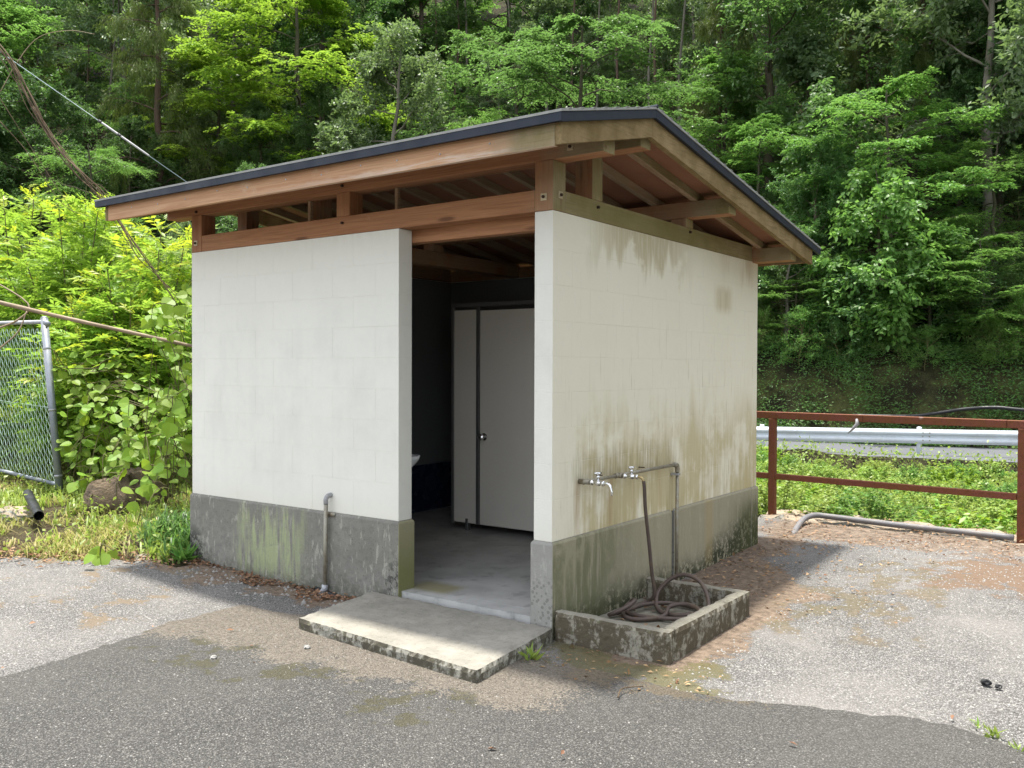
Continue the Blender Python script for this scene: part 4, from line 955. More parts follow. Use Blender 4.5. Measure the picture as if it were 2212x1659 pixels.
def tree_mesh(seed, H, R, cb, n_limb, style, leafL, leafW, nsub=8, ntwig=6, nleaf=18, r0=.12, lean=.3, bark='bark', leafm='mid', top=1.0, limb_elev=(10, 40), twigL=.42, flat=.3, droop=.25, profile=None, clump=1.0):
    r = np.random.default_rng(seed); wood = MB()
    nt = 9; tz = np.linspace(-.5, H*.96, nt); off = np.cumsum(r.normal(size=(nt, 2))*lean*.22, 0); off -= off[0]
    tp = np.column_stack([off, tz]); rad = r0*np.clip(1 - .9*np.clip(tz, 0, None)/H, .08, 1)**.8; rad[0] *= 1.35
    wood.tube(tp, rad, 7, False)
    def trunk(z): return np.array([np.interp(z, tz, tp[:, 0]), np.interp(z, tz, tp[:, 1]), z])
    T0, TD, TL, TN = [], [], [], []
    prof = profile or (lambda f: math.sin(math.pi*min(1, .18 + .80*f))**.7)
    for i in range(n_limb):
        f = (i + .5*r.random())/n_limb; z = H*(cb + (top - cb)*f*.97); az = i*2.399 + r.normal()*.5
        Lb = R*prof(f)*r.uniform(.7, 1.2); el = math.radians(r.uniform(*limb_elev))*(1 if style != 'round' else .6 + .8*f)
        d0 = np.array([math.cos(az)*math.cos(el), math.sin(az)*math.cos(el), math.sin(el)]); p0 = trunk(z); k = 6
        tt = np.linspace(0, 1, k)[:, None]; side = np.array([-d0[1], d0[0], 0])
        pts = p0 + d0*Lb*tt + np.array([0, 0, -1.])*Lb*droop*tt**2 + side*(r.normal()*.16*Lb*tt**2) + r.normal(size=(k, 3))*.02*Lb*(tt > 0)
        wood.tube(pts, np.linspace(max(.012, r0*.34*(1 - .6*f)), .006, k), 5, False)
        for j in range(nsub):
            g = .22 + .78*(j + r.random())/nsub; a = g*(k - 1); b = min(k - 2, int(a)); w = a - b
            q0 = pts[b]*(1 - w) + pts[b + 1]*w; ax = norm(pts[b + 1] - pts[b]); sg = 1 if (j % 2) else -1
            an = math.radians(r.uniform(28, 70))*sg
            if style in ('layered', 'feather'):
                sd_ = norm(np.cross([0, 0, 1.], ax)); dd = norm(ax*math.cos(an) + sd_*math.sin(an) + np.array([0, 0, r.normal()*.10]))
            else:
                rv = rand_unit(r, 1)[0]; sd_ = norm(np.cross(ax, rv)); dd = norm(ax*math.cos(an) + sd_*math.sin(abs(an)) + np.array([0, 0, .15]))
            Ls = Lb*(.20 + .30*(1 - g))*r.uniform(.7, 1.3) + .25
            q1 = q0 + dd*Ls + np.array([0, 0, -droop*.35*Ls])
            wood.tube([q0, (q0 + q1)/2 + np.array([0, 0, .04*Ls]), q1], [.008, .006, .004], 3, False)
            for m in range(ntwig):
                h = (m + .6)/ntwig; p = q0*(1 - h) + q1*h; an2 = math.radians(r.uniform(15, 75))*(1 if m % 2 else -1)
                if style in ('layered', 'feather'):
                    s2 = norm(np.cross([0, 0, 1.], dd)); td = norm(dd*math.cos(an2) + s2*math.sin(an2) + np.array([0, 0, r.normal()*.12 - .08]))
                elif style == 'droop': td = norm(dd*.35 + r.normal(size=3)*.3 + np.array([0, 0, -.85]))
                else: td = norm(dd*.7 + rand_unit(r, 1)[0]*.8 + np.array([0, 0, .1]))
                T0.append(p); TD.append(td); TL.append(twigL*r.uniform(.6, 1.3)*clump); TN.append(nleaf)
    T0 = np.array(T0); TD = np.array(TD); TL = np.array(TL); n = nleaf
    P0 = np.repeat(T0, n, 0); PD = np.repeat(TD, n, 0); PL = np.repeat(TL, n); N = len(P0)
    t = np.tile((np.arange(n) + .5)/n, len(T0)) + r.normal(size=N)*.03
    sag = np.zeros((N, 3)); sag[:, 2] = -(t**2)*PL*(.28 if style != 'droop' else .1)
    P = P0 + PD*(t*PL)[:, None] + sag + r.normal(size=(N, 3))*(.018 if style in ('layered', 'feather') else .05)*(1 if style != 'big' else 1.2)
    up = np.array([0, 0, 1.])
    if style in ('layered', 'feather'): NN = norm(up + r.normal(size=(N, 3))*flat)
    elif style == 'big': NN = norm(up*.5 + PD*.5 + r.normal(size=(N, 3))*.5)
    else: NN = norm(up*.75 + r.normal(size=(N, 3))*.75)
    sgn = np.where(np.arange(N) % 2 == 0, 1., -1.); sv = norm(np.cross(PD, NN)); ang = np.radians(r.uniform(30, 75, N))*(1 if style != 'droop' else .4)
    LD = PD*np.cos(ang)[:, None] + sv*(np.sin(ang)*sgn)[:, None]
    if style == 'big': LD = norm(LD + np.array([0, 0, -.8]))
    elif style == 'droop': LD = norm(LD + np.array([0, 0, -.6]))
    else: LD = norm(LD + np.array([0, 0, -.22]))
    V, Fc = leaf_quads(P, LD, NN, leafL*r.uniform(.65, 1.25, N), leafW*r.uniform(.7, 1.25, N))
    return wood.mesh('trunk', M[bark], 0, True), np_mesh('crown', V, Fc, L[leafm])

FEATS = []
KIND = {}
def proto(key, **kw):
    KIND.setdefault(key, []).append((tree_mesh(**kw), kw['H'], kw['R'], kw.get('cb', .3)))
for s in (1, 2, 3):
    proto('maple', seed=s, H=7.5, R=3.4, cb=.12, n_limb=20, style='layered', leafL=.115, leafW=.068, nsub=10, ntwig=8, nleaf=20, r0=.13, bark='mossbark', leafm='lime' if s == 2 else 'fresh', limb_elev=(5, 32), twigL=.5, flat=.28, droop=.16)
for s in (4, 5):
    proto('feather', seed=s, H=6.5, R=3.0, cb=.10, n_limb=15, style='feather', leafL=.12, leafW=.035, nsub=9, ntwig=7, nleaf=18, r0=.11, bark='mossbark', leafm='fresh', limb_elev=(8, 38), twigL=.6, flat=.3, droop=.30)
for s in (6, 7, 8):
    proto('oak', seed=s, H=9.0, R=2.9, cb=.20, n_limb=20, style='round', leafL=.135, leafW=.062, nsub=10, ntwig=8, nleaf=20, r0=.16, bark='bark', leafm='dark' if s != 7 else 'mid', limb_elev=(12, 55), twigL=.38, droop=.08)
for s in (9, 10):
    proto('pale', seed=s, H=8.0, R=2.5, cb=.22, n_limb=17, style='round', leafL=.15, leafW=.072, nsub=9, ntwig=7, nleaf=18, r0=.13, bark='greybark', leafm='pale', limb_elev=(10, 45), twigL=.42, droop=.14)
for s in (11, 12):
    proto('cedar', seed=s, H=12., R=2.5, cb=.10, n_limb=26, style='droop', leafL=.17, leafW=.022, nsub=9, ntwig=9, nleaf=20, r0=.16, bark='redbark', leafm='cedar', limb_elev=(0, 35), twigL=.45, droop=.30, profile=lambda f: (1.02 - f)**.75)
for s in (13, 14):
    proto('bigleaf', seed=s, H=6.5, R=2.2, cb=.06, n_limb=18, style='big', leafL=.22, leafW=.14, nsub=8, ntwig=6, nleaf=8, r0=.09, bark='mossbark', leafm='mid', limb_elev=(5, 45), twigL=.55, droop=.25)
for s in (15, 16):
    proto('pole', seed=s, H=17., R=2.4, cb=.60, n_limb=16, style='round', leafL=.12, leafW=.05, nsub=8, ntwig=5, nleaf=14, r0=.085, lean=.45, bark='greybark' if s == 15 else 'redbark', leafm='dark', limb_elev=(10, 50), twigL=.5, droop=.1)
for s in (17, 18, 19):
    proto('bush', seed=s, H=2.2, R=1.35, cb=.02, n_limb=17, style='round', leafL=.075, leafW=.036, nsub=6, ntwig=4, nleaf=15, r0=.03, bark='stem', leafm=('mid', 'fresh', 'dark')[s - 17], limb_elev=(15, 70), twigL=.32, droop=.12)

TREE_NO = [0]
WORDS = {'maple': 'layered_maple', 'feather': 'feathery_tree', 'oak': 'evergreen_oak', 'pale': 'glossy_evergreen', 'cedar': 'cedar_tree', 'bigleaf': 'broad_leaved_tree', 'pole': 'tall_slender_tree', 'bush': 'forest_shrub'}
CAT = {'bush': 'shrub'}
SHARED = {'maple': 'layered light green maple', 'feather': 'feathery drooping green tree', 'oak': 'dark rounded evergreen', 'pale': 'greyish shiny leaved evergreen', 'cedar': 'olive drooping cedar',
          'bigleaf': 'large leaved tree', 'pole': 'bare slender trunk', 'bush': 'leafy undergrowth shrub'}
def plant(key, x, y, scale, var=None, rot=None, label=None, leaf=None, sz=1.0, zoff=0.):
    TREE_NO[0] += 1; lst = KIND[key]; (tm, cm), H, R, cb = lst[(TREE_NO[0] if var is None else var) % len(lst)]
    if leaf:
        kk = cm.name + leaf
        cm2 = bpy.data.meshes.get('crown_' + kk)
        if cm2 is None: cm2 = cm.copy(); cm2.name = 'crown_' + kk; cm2.materials[0] = L[leaf]
        cm = cm2
    if not label:
        h = (.45 if key == 'bush' else .60)*H*scale*sz; q = np.array([x, y, ground_at(x, y) + h]) - CAM; dd = q@FW; u, v = 1106 + FPX*(q@RT)/dd, 829.5 - FPX*(q@UP)/dd
        side = 'left of the roof' if u < 225 else 'behind the left half of the roof' if u < 800 else 'behind the right half of the roof' if u < 1430 else 'right of the gable' if u < 1850 else 'toward the right edge'
        band = 'high on the slope' if v < 110 else 'half way up the slope' if v < 330 else 'low on the slope'
        shared = SHARED[key] + ' ' + band + ' ' + side
    e = thing(WORDS[key], label or shared, CAT.get(key, 'tree'), (x, y, ground_at(x, y) + zoff), None if label else {'bush': 'shrubs under the forest trees'}.get(key, WORDS[key].replace('_', ' ') + 's on the forest slope'))
    e.scale = (scale, scale, scale*sz); e.rotation_euler = (0, 0, RNG.uniform(0, 6.28) if rot is None else rot)
    link(bpy.data.objects.new('trunk', tm), e); link(bpy.data.objects.new('crown', cm), e)
    return e

def clear(x, y, h, d):
    q = np.array([x, y, ground_at(x, y) + h]) - CAM; dd = q@FW; u, v = 1106 + FPX*(q@RT)/dd, 829.5 - FPX*(q@UP)/dd
    return not any(math.hypot(u - a, v - b) < .85*rr and dd < c + .5 for a, b, c, rr in FEATS)
def on_ray(key, u, v, size, label, var=None, leaf=None, rot=None, dmin=23., dmax=70., sz=1., cfrac=.62):
    """stand a tree on the slope so that its crown centre lies on the sight line through (u, v)"""
    H = KIND[key][0][1]; c = H*size*sz*cfrac; best = None
    for d in np.arange(dmin, dmax, .25):
        p = sight(u, v, d); t = float(toe(np.array(p[0]), np.array(p[1])))
        if t < 1.7: continue
        g = abs(p[2] - c - ground_at(p[0], p[1]))
        if best is None or g < best[0]: best = (g, p, d)
    FEATS.append((u, v, best[2], KIND[key][0][2]*size*FPX/best[2]))
    p = best[1]; gz = ground_at(p[0], p[1]); need = (p[2] - gz)/(H*cfrac*size)
    return plant(key, p[0], p[1], size, var, rot, label, leaf, sz=float(np.clip(need, .7, 1.7)))

FEATURE = [
 ('maple', 650, 120, 1.55, 'large lime green maple with long limbs over the left half of the roof', 1, 'lime'),
 ('maple', 470, 230, 1.0, 'lime maple bough reaching out left beneath the large lime maple', 1, 'lime'),
 ('feather', 310, 255, .85, 'light green feathery tree above the left end of the roof', 0, 'fresh'),
 ('maple', 70, 55, .95, 'bright green layered maple in the top left corner of the photo', 0, 'lime'),
 ('oak', 110, 330, .85, 'dark rounded evergreen behind the sunny bushes by the dead vine', 0, 'dark'),
 ('oak', 275, 360, .62, 'dense dark evergreen just above the left tip of the roof', 2, 'dark'),
 ('feather', 950, 235, .62, 'vivid green feathery shrub tree rising just above the middle of the roof', 1, 'fresh'),
 ('maple', 870, 80, 1.0, 'fresh green leaning maple right of the large lime maple', 2, 'fresh'),
 ('pale', 1180, 95, .85, 'silvery leaved evergreen high above the middle of the roof', 0, 'pale'),
 ('pale', 1330, 130, .70, 'shiny grey green evergreen in front of the bare trunks above the ridge', 1, 'pale'),
 ('feather', 1330, 190, .60, 'dark green tree with a drooping feathery bough above the roof ridge', 0, 'mid'),
 ('maple', 1560, 250, .85, 'bright layered maple to the right of the roof ridge', 1, 'fresh'),
 ('maple', 1640, 370, .72, 'low green maple directly behind the right gable slope', 0, 'fresh'),
 ('bigleaf', 1740, 200, 1.0, 'tall plant with big pale hanging leaves right of the gable', 0, 'pale'),
 ('bigleaf', 1800, 330, .9, 'broad leaved tree half way between the gable and the right edge', 1, 'mid'),
 ('maple', 1930, 340, .95, 'pale yellow green layered maple in the right half of the forest', 2, 'fresh'),
 ('bigleaf', 1890, 500, .85, 'tree with large bright heart shaped leaves below the pale layered maple', 0, 'fresh'),
 ('bigleaf', 2010, 600, .75, 'lower broad leaved tree over the mossy bank on the right', 1, 'fresh'),
 ('feather', 2150, 420, .80, 'feathery green tree at the right edge above the mossy bank', 1, 'fresh'),
 ('pale', 1700, 610, .62, 'shiny leaved tree beside the right end wall of the shed', 0, 'mid'),
 ('maple', 1720, 720, .42, 'low green maple bush against the shed end wall above the bank', 0, 'fresh'),
 ('bigleaf', 1830, 650, .60, 'leafy tree with a thin leaning stem behind the shed end wall', 0, 'mid'),
 ('maple', 2130, 610, .62, 'fresh green maple hanging low over the bank at the right edge', 1, 'fresh'),
 ('cedar', 2010, 90, .80, 'olive cedar with hanging foliage in the upper right of the forest', 0, None),
 ('cedar', 1870, 60, .80, 'second olive cedar with hanging foliage left of the upper right one', 1, None),
 ('cedar', 1560, 90, .85, 'feathery dark cedar above the gable peak', 1, None),
 ('oak', 2160, 190, .85, 'dark evergreen with shiny leaves in the upper right corner', 1, 'dark'),
 ('oak', 2080, 300, .60, 'small dark evergreen between the pale maple and the right edge', 2, 'dark'),
 ('oak', 700, 300, .70, 'dark evergreen rising behind the middle of the front eave', 0, 'dark'),
 ('oak', 560, 330, .62, 'dark green evergreen behind the left part of the front eave', 2, 'dark'),
 ('maple', 790, 300, .45, 'low layered maple just above the front eave right of centre', 0, 'mid'),
 ('pale', 1080, 170, .60, 'small shiny evergreen above the roof left of the ridge peak', 1, 'pale'),
]
for key, u, v, size, lab, var, leaf in FEATURE: on_ray(key, u, v, size, lab, var, leaf)
# bare trunks in the dark upper part of the wood
for k, (u, v, lab) in enumerate(((268, 160, 'dark straight trunk left of the large lime maple'), (290, 150, None), (235, 170, None), (1240, 110, None), (1290, 90, None), (1345, 100, 'leaning pale trunk above the roof ridge'), (1405, 80, 'straight pale trunk above the gable peak'),
        (1425, 90, None), (1470, 70, None), (980, 60, None), (1010, 50, None), (935, 90, 'leaning grey trunk above the middle of the roof'), (1105, 60, None), (40, 180, None), (70, 210, None), (180, 110, None))):
    on_ray('pole', u, v, .9, lab, k % 2, None, dmin=34, cfrac=.33)
# the rest of the wood, set out in staggered ranks up the slope
r = np.random.default_rng(21); placed = []
for rank, (t, step) in enumerate(((3.4, 2.3), (6.2, 2.6), (9.6, 2.9), (14.5, 3.3), (19.5, 3.6), (25.5, 4.2), (33, 5.0))):
    for s in np.arange(-34, 34, step):
        d = None
        for dd in np.arange(22, 90, .25):
            x, y = sd(s + r.normal()*.02, dd)
            if float(toe(np.array(x), np.array(y))) >= t: d = dd; break
        if d is None: continue
        s2 = s + r.uniform(-.9, .9); d += r.uniform(-1.3, 1.3); x, y = sd(s2, d)
        if abs(s2)/d > .68 or (s2/d > .60 and rank > 4): continue
        w = {0: (('oak', .34), ('maple', .16), ('feather', .14), ('pale', .14), ('bigleaf', .22)), 1: (('oak', .40), ('maple', .22), ('feather', .14), ('pale', .20), ('cedar', .04)),
             2: (('oak', .54), ('feather', .10), ('cedar', .08), ('pale', .14), ('maple', .14))}[min(rank, 2)]
        key = r.choice([a for a, b in w], p=np.array([b for a, b in w])/sum(b for a, b in w))
        if rank == 0 and key in ('oak', 'pale'): sc = r.uniform(.38, .60)
        elif rank == 0: sc = r.uniform(.45, .75)
        else: sc = r.uniform(1.0, 1.5)
        if clear(x, y, KIND[key][0][1]*sc*.62, d): plant(key, x, y, sc, leaf=str(r.choice(['fresh', 'mid'])) if key == 'maple' else None)
for t in (1.5, 2.4, 3.9, 7.2, 12):
    for s in np.arange(-26, 22, 1.5 if t < 2 else 2.1 if t < 5 else 3.0):
        for dd in np.arange(22, 90, .25):
            x, y = sd(s, dd)
            if float(toe(np.array(x), np.array(y))) >= t: break
        s2 = s + r.uniform(-.9, .9); d = dd + r.uniform(-.6, .6); x, y = sd(s2, d)
        if t < 2 and s2 < 2: continue
        if abs(s2)/d > .66: continue
        plant('bush', x, y, r.uniform(.55, .95))
#@@PART4

# added unseen trees right of the yard, put there to shade the tap wall
for x, y, sc, lab in ((8.2, -3.5, .75, 'added unseen evergreen shading the tap wall, nearest the camera'), (9.4, 1.2, .85, 'added unseen evergreen shading the tap wall, level with the shed'), (8.6, 5.6, .8, 'added unseen evergreen shading the tap wall, at the right end of the railing'), (10.5, 10.5, .9, 'added unseen evergreen shading the tap wall, farthest back to the right')):
    plant('oak', x, y, sc, 0, None, lab, 'dark')

for s in np.arange(5.6, 16, .8):
    for dd in np.arange(18, 60, .2):
        x, y = sd(s + r.normal()*.2, dd)
        if float(toe(np.array(x), np.array(y))) >= 1.12 + r.uniform(-.25, .35): break
    plant('bush', x, y, r.uniform(.42, .68), int(r.choice([0, 1, 1])), zoff=-.05)
# ------------------------------------------------------------------ sunny ash bushes on the left bank
def compound_leaf(seed, n=5, LL=.36):
    r = np.random.default_rng(seed); t = np.concatenate([np.repeat(np.linspace(.28, .93, n), 2), [1.0]])
    sag = -.20*LL*t**2; P = np.column_stack([t*LL*np.cos(.25*t), np.zeros(len(t)), sag + .02])
    sg = np.array([1., -1.]*n + [0.]); a = np.radians(np.where(sg == 0, 0, 52 + r.normal(size=len(sg))*8))
    Dv = np.column_stack([np.cos(a), np.sin(a)*sg, -.28 + r.normal(size=len(sg))*.12]); N = norm(np.array([0, 0, 1.]) + r.normal(size=(len(sg), 3))*.25)
    Ln = LL*.30*np.concatenate([np.repeat(np.linspace(.85, 1.05, n), 2), [1.15]])*r.uniform(.85, 1.15, len(sg)); V, F = leaf_quads(P, Dv, N, Ln, Ln*.37, .15)
    # rachis as a thin folded strip
    k = np.array([[0, .003, 0], [0, -.003, 0], [LL*.5, .002, -.05*LL + .02], [LL*.5, -.002, -.05*LL + .02], [LL*.96, 0, -.2*LL + .02]])
    F2 = np.array([[0, 1, 3], [0, 3, 2], [2, 3, 4]]) + len(V)
    return np.vstack([V, k]), np.vstack([F, F2])
ASH = [compound_leaf(s, 4 + s % 3, .31 + .03*(s % 4)) for s in range(6)]
ASHM = [(np_mesh('leaf', V, F, L['ash']), np_mesh('leaf', V, F, L['young'])) for V, F in ASH]

def frame_mat(x, up):
    x = norm(x); y = norm(np.cross(up, x)); z = np.cross(x, y); return np.column_stack([x, y, z])

def ash_bush(u, v_top, d, width, label, seed, n_leaf=620, single=110, base=None):
    """a many stemmed bush whose top shows at (u, v_top)"""
    r = np.random.default_rng(seed); top = sight(u, v_top, d); gz = ground_at(top[0], top[1]); H = top[2] - gz
    e = thing('ash_bush', label, 'bush', (top[0], top[1], gz), 'sunny yellow green bushes on the left bank'); wood = MB(); spots = []
    wood.tube([(0, 0, -.2), (.02, 0, .25*H)], [.04, .028], 7, False)
    ns = 15
    for i in range(ns):
        az = i*2.4 + r.normal()*.3; f = (i + .5)/ns; rad = width*(.25 + .75*f)*r.uniform(.8, 1.1)
        ztop = H*(.99 - .55*f**1.6)*r.uniform(.9, 1.0); z0 = H*r.uniform(.06, .28)
        pts = curve_pts([(0, 0, z0*.5), (math.cos(az)*rad*.35, math.sin(az)*rad*.35, z0 + (ztop - z0)*.45), (math.cos(az)*rad, math.sin(az)*rad, ztop)], 10)
        wood.tube(pts, np.linspace(.018, .006, len(pts)), 5, False)
        for j in range(int(n_leaf*1.15)//ns):
            g = 1 - abs(r.normal())*.42
            if g < .12: g = r.uniform(.12, 1)
            a = g*(len(pts) - 1); b = min(len(pts) - 2, int(a)); p = pts[b] + (pts[b + 1] - pts[b])*(a - b); ax = norm(pts[b + 1] - pts[b])
            o = rand_unit(r, 1)[0]; o = norm(o - ax*(o@ax)); spread = .16*width*(1.25 - g)
            p = p + o*r.uniform(0, spread) + r.normal(size=3)*.03; dirv = norm(o*.8 + ax*.45*g + np.array([0, 0, .10 + .3*(g > .96)])); spots.append((p, dirv, g))
    wood.build('stem', M['stem'], e)
    cam_l = CAM - np.array([top[0], top[1], gz]); order = sorted(range(len(spots)), key=lambda k: np.linalg.norm(spots[k][0] - cam_l))
    VV, FF, VY, FY = [], [], [], []; nv = ny = 0
    for rank, k in enumerate(order):
        p, dv_, g = spots[k]; up = norm(np.array([0, 0, 1.]) + r.normal(size=3)*.28); R3 = frame_mat(dv_, up); s = r.uniform(.8, 1.2)*(.72 if g > .95 else 1); m = int(r.integers(0, 6)); young = g > .93 and r.random() < .55
        if rank < single:
            o = bpy.data.objects.new('leaf', ASHM[m][1 if young else 0]); link(o, e); o.matrix_local = Matrix.Translation(p) @ Matrix(R3.tolist()).to_4x4() @ Matrix.Scale(s, 4)
        else:
            V, F = ASH[m]; X = (V*s)@R3.T + p
            if young: VY.append(X); FY.append(F + ny); ny += len(X)
            else: VV.append(X); FF.append(F + nv); nv += len(X)
    tag(link(bpy.data.objects.new('foliage', np_mesh('foliage', np.vstack(VV), np.vstack(FF), L['ash'])), e), kind='stuff')
    if VY: tag(link(bpy.data.objects.new('young_foliage', np_mesh('young_foliage', np.vstack(VY), np.vstack(FY), L['young'])), e), kind='stuff')
for a in ((40, 372, 13.3, 1.25, 'tallest yellow green bush at the left edge behind the fence', 1, 760, 120), (160, 388, 12.3, 1.15, 'yellow green bush left of the roof end behind the bamboo pole', 2, 760, 120), (225, 420, 13.0, 1.0, 'sunny bush just left of the roof tip behind the dead vine', 3, 560, 90),
          (330, 478, 11.6, 1.05, 'yellow tipped bush under the left eave overhang', 4, 700, 120), (400, 492, 12.2, .95, 'bright bush touching the left edge of the entrance wall', 5, 560, 100), (275, 560, 11.2, .95, 'lower bright bush behind the bamboo pole beside the entrance wall', 6, 560, 100),
          (-60, 470, 14.0, 1.2, 'bright bush beyond the chain link fence at the far left', 7, 560, 60), (90, 560, 12.7, 1.1, 'bright bush seen over the fence post top', 8, 620, 100), (190, 640, 11.3, .9, 'low sunny bush just beyond the fence post', 9, 460, 80), (360, 640, 10.9, .85, 'low green bush between the kudzu and the entrance wall', 10, 460, 80), (20, 720, 13.5, .9, 'green bush seen through the fence mesh', 11, 420, 60), (60, 800, 12.7, .9, 'low bright bush at the foot of the fence behind the mesh', 12, 420, 60), (-40, 830, 13.9, .9, 'low bush behind the mesh at the far left edge', 13, 420, 40), (150, 830, 11.7, .8, 'low bush just right of the fence post behind the vine mound', 14, 380, 60)):
    ash_bush(*a)

# ------------------------------------------------------------------ kudzu: broad single leaves on trailing stems
KV, KF = leaf_round(); KM = []
for s in (.8, 1.0, 1.15):
    me = bpy.data.meshes.new('leaf'); V = KV*np.array([s, s*random.uniform(.9, 1.1), s]); me.from_pydata(V.tolist(), [], KF); me.materials.append(L['kudzu']); me.update(); KM.append(me)
def kudzu(name, label, blobs, seed, tilt=.5):
    r = np.random.default_rng(seed); c0 = sight(*blobs[0][:3]); g0 = ground_at(c0[0], c0[1]); e = thing('kudzu_vine', label, 'vine', (c0[0], c0[1], g0), 'broad leaved vines on the left bank'); O = np.array([c0[0], c0[1], g0]); wood = MB()
    for (u, v, d, ru, rv, n) in blobs:
        prev = None
        for i in range(n):
            a = r.uniform(0, 6.28); q = math.sqrt(r.random()); dz = r.normal()*.16 - .10*(1 - q)
            p = sight(u + math.cos(a)*q*ru, v + math.sin(a)*q*rv, d + dz); p[2] = max(p[2], ground_at(p[0], p[1]) + .06)
            tocam = norm((CAM - p)*np.array([1, 1, .2])); up = norm(np.array([0, 0, 1.])*(1 - tilt*.55) + tocam*tilt + r.normal(size=3)*.32)
            dirv = norm(np.array([r.normal(), r.normal(), -.7]) + tocam*.35); R3 = frame_mat(dirv - up*(dirv@up), up); o = link(bpy.data.objects.new('leaf', KM[int(r.integers(0, 3))]), e)
            s = r.uniform(.5, .95); o.matrix_local = Matrix.Translation(p - O) @ Matrix(R3.tolist()).to_4x4() @ Matrix.Scale(s, 4)
            if i % 5 == 0:
                b = np.array([p[0] + r.normal()*.25, p[1] + r.normal()*.25 + .2, ground_at(p[0], p[1]) + r.uniform(0, .3)]) if prev is None or r.random() < .35 else prev
                mid = (p + b)/2 + np.array([0, 0, .10]) + r.normal(size=3)*.06; wood.tube(curve_pts([b - O, mid - O, p - O + np.array([0, 0, -.02])], 8), .0045, 4, False); prev = p
    tag(wood.build('vine_stem', M['stem'], e), kind='stuff')
kudzu('a', 'broad leaved vine climbing beside the left edge of the entrance wall', [(370, 705, 9.0, 48, 62, 46), (395, 800, 9.0, 26, 50, 22), (385, 900, 8.9, 40, 70, 44), (405, 640, 9.1, 10, 30, 6)], 3, .8)
kudzu('b', 'mound of broad leaved vine between the fence post and the shed', [(220, 800, 10.5, 115, 45, 80), (250, 880, 10.2, 135, 60, 130), (330, 910, 9.6, 80, 70, 85)], 5, .45)
kudzu('d', 'lower skirt of the broad leaved vine mound just behind the stump', [(200, 965, 10.3, 80, 45, 70), (300, 985, 9.9, 90, 50, 80), (250, 1030, 9.9, 110, 25, 50), (350, 960, 9.5, 55, 60, 40)], 8, .5)
kudzu('c', 'few broad vine leaves trailing over the cut grass by the stump', [(290, 1060, 9.0, 50, 26, 10), (300, 985, 9.2, 45, 25, 12), (320, 1130, 8.3, 40, 22, 6), (210, 1195, 7.5, 20, 14, 6), (355, 1020, 9.0, 40, 40, 16)], 6, .7)

# ------------------------------------------------------------------ uncountable cover
def cards(name, P, Dv, N, Ln, Wd, leaf, fold=.12):
    V, F = leaf_quads(P, Dv, N, Ln, Wd, fold); return tag(link(bpy.data.objects.new(name, np_mesh(name, V, F, L[leaf]))), kind='stuff')
r = np.random.default_rng(99); UPV = np.array([0, 0, 1.])
# cut grass on the left bank: blades in tufts
def blades(name, X, Y, hgt, leaf, lean=.6, wid=.007):
    n = len(X); Z = ground_z(X, Y); a = r.uniform(0, 6.28, n); l = hgt*r.uniform(.5, 1.3, n); ln = lean*r.uniform(.3, 1.5, n)
    h = np.column_stack([np.cos(a), np.sin(a), np.zeros(n)]); s = np.column_stack([-np.sin(a), np.cos(a), np.zeros(n)])
    b = np.column_stack([X, Y, Z - .01]); w = (wid*r.uniform(.6, 1.5, n))[:, None]; l_ = l[:, None]; k = ln[:, None]
    m = b + UPV*l_*.6 + h*l_*k*.35; t = b + UPV*l_*np.clip(1 - k*.55, .05, 1) + h*l_*k*.95
    V = np.stack([b - s*w, b + s*w, m + s*w*.8, m - s*w*.8, t], 1).reshape(-1, 3); i = np.arange(n)[:, None]*5
    return tag(link(bpy.data.objects.new(name, np_mesh(name, V, np.concatenate([i + [0, 1, 2], i + [0, 2, 3], i + [3, 2, 4]], 1).reshape(-1, 3), L[leaf]))), kind='stuff')
def scatter(n, x0, x1, y0, y1, ok, clump=0., nc=0):
    if nc:
        cx = r.uniform(x0, x1, nc); cy = r.uniform(y0, y1, nc); k = r.integers(0, nc, n); X = cx[k] + r.normal(size=n)*clump; Y = cy[k] + r.normal(size=n)*clump
    else: X = r.uniform(x0, x1, n); Y = r.uniform(y0, y1, n)
    m = ok(X, Y); return X[m], Y[m]
bank = lambda x, y: (np.hypot(x - b[0], y - b[1]) > .33 + .1*np.sin(x*9)) & (np.hypot(x + 6.4, y - .15) > .30) & (edge_dist(x, y) > .02 + .10*np.sin(x*7)*np.sin(y*5 + x)) & (x < -3.62)
X, Y = scatter(26000, -10.5, -3.5, -3.2, 5.5, bank); keep = wob(X, Y, 2.1, 1.0) + r.normal(size=len(X))*.5 > -.35; blades('cut_grass', X[keep], Y[keep], .11, 'grass', 1.1)
X, Y = scatter(8000, -9.5, -3.6, -.3, 4.5, bank, .10, 90); blades('green_grass', X, Y, .20, 'weed', .8, .008)
X, Y = scatter(7000, -9.5, -3.6, -2.6, 2.0, bank, .14, 60); blades('dry_grass', X, Y, .16, 'grass', 1.5, .004)
X, Y = scatter(2600, -4.25, -3.62, -.05, 1.6, bank, .08, 30); blades('wall_grass', X, Y, .30, 'mid', .7, .009)
# low weeds with small leaves over the bank
X, Y = scatter(9000, -10, -3.7, -1.0, 6.0, bank, .16, 90); n = len(X)
cards('bank_weeds', np.column_stack([X, Y, ground_z(X, Y) + np.abs(r.normal(size=n))*.12]), r.normal(size=(n, 3)) + UPV*.3, UPV + r.normal(size=(n, 3))*.5, r.uniform(.03, .075, n), r.uniform(.015, .04, n), 'weed')
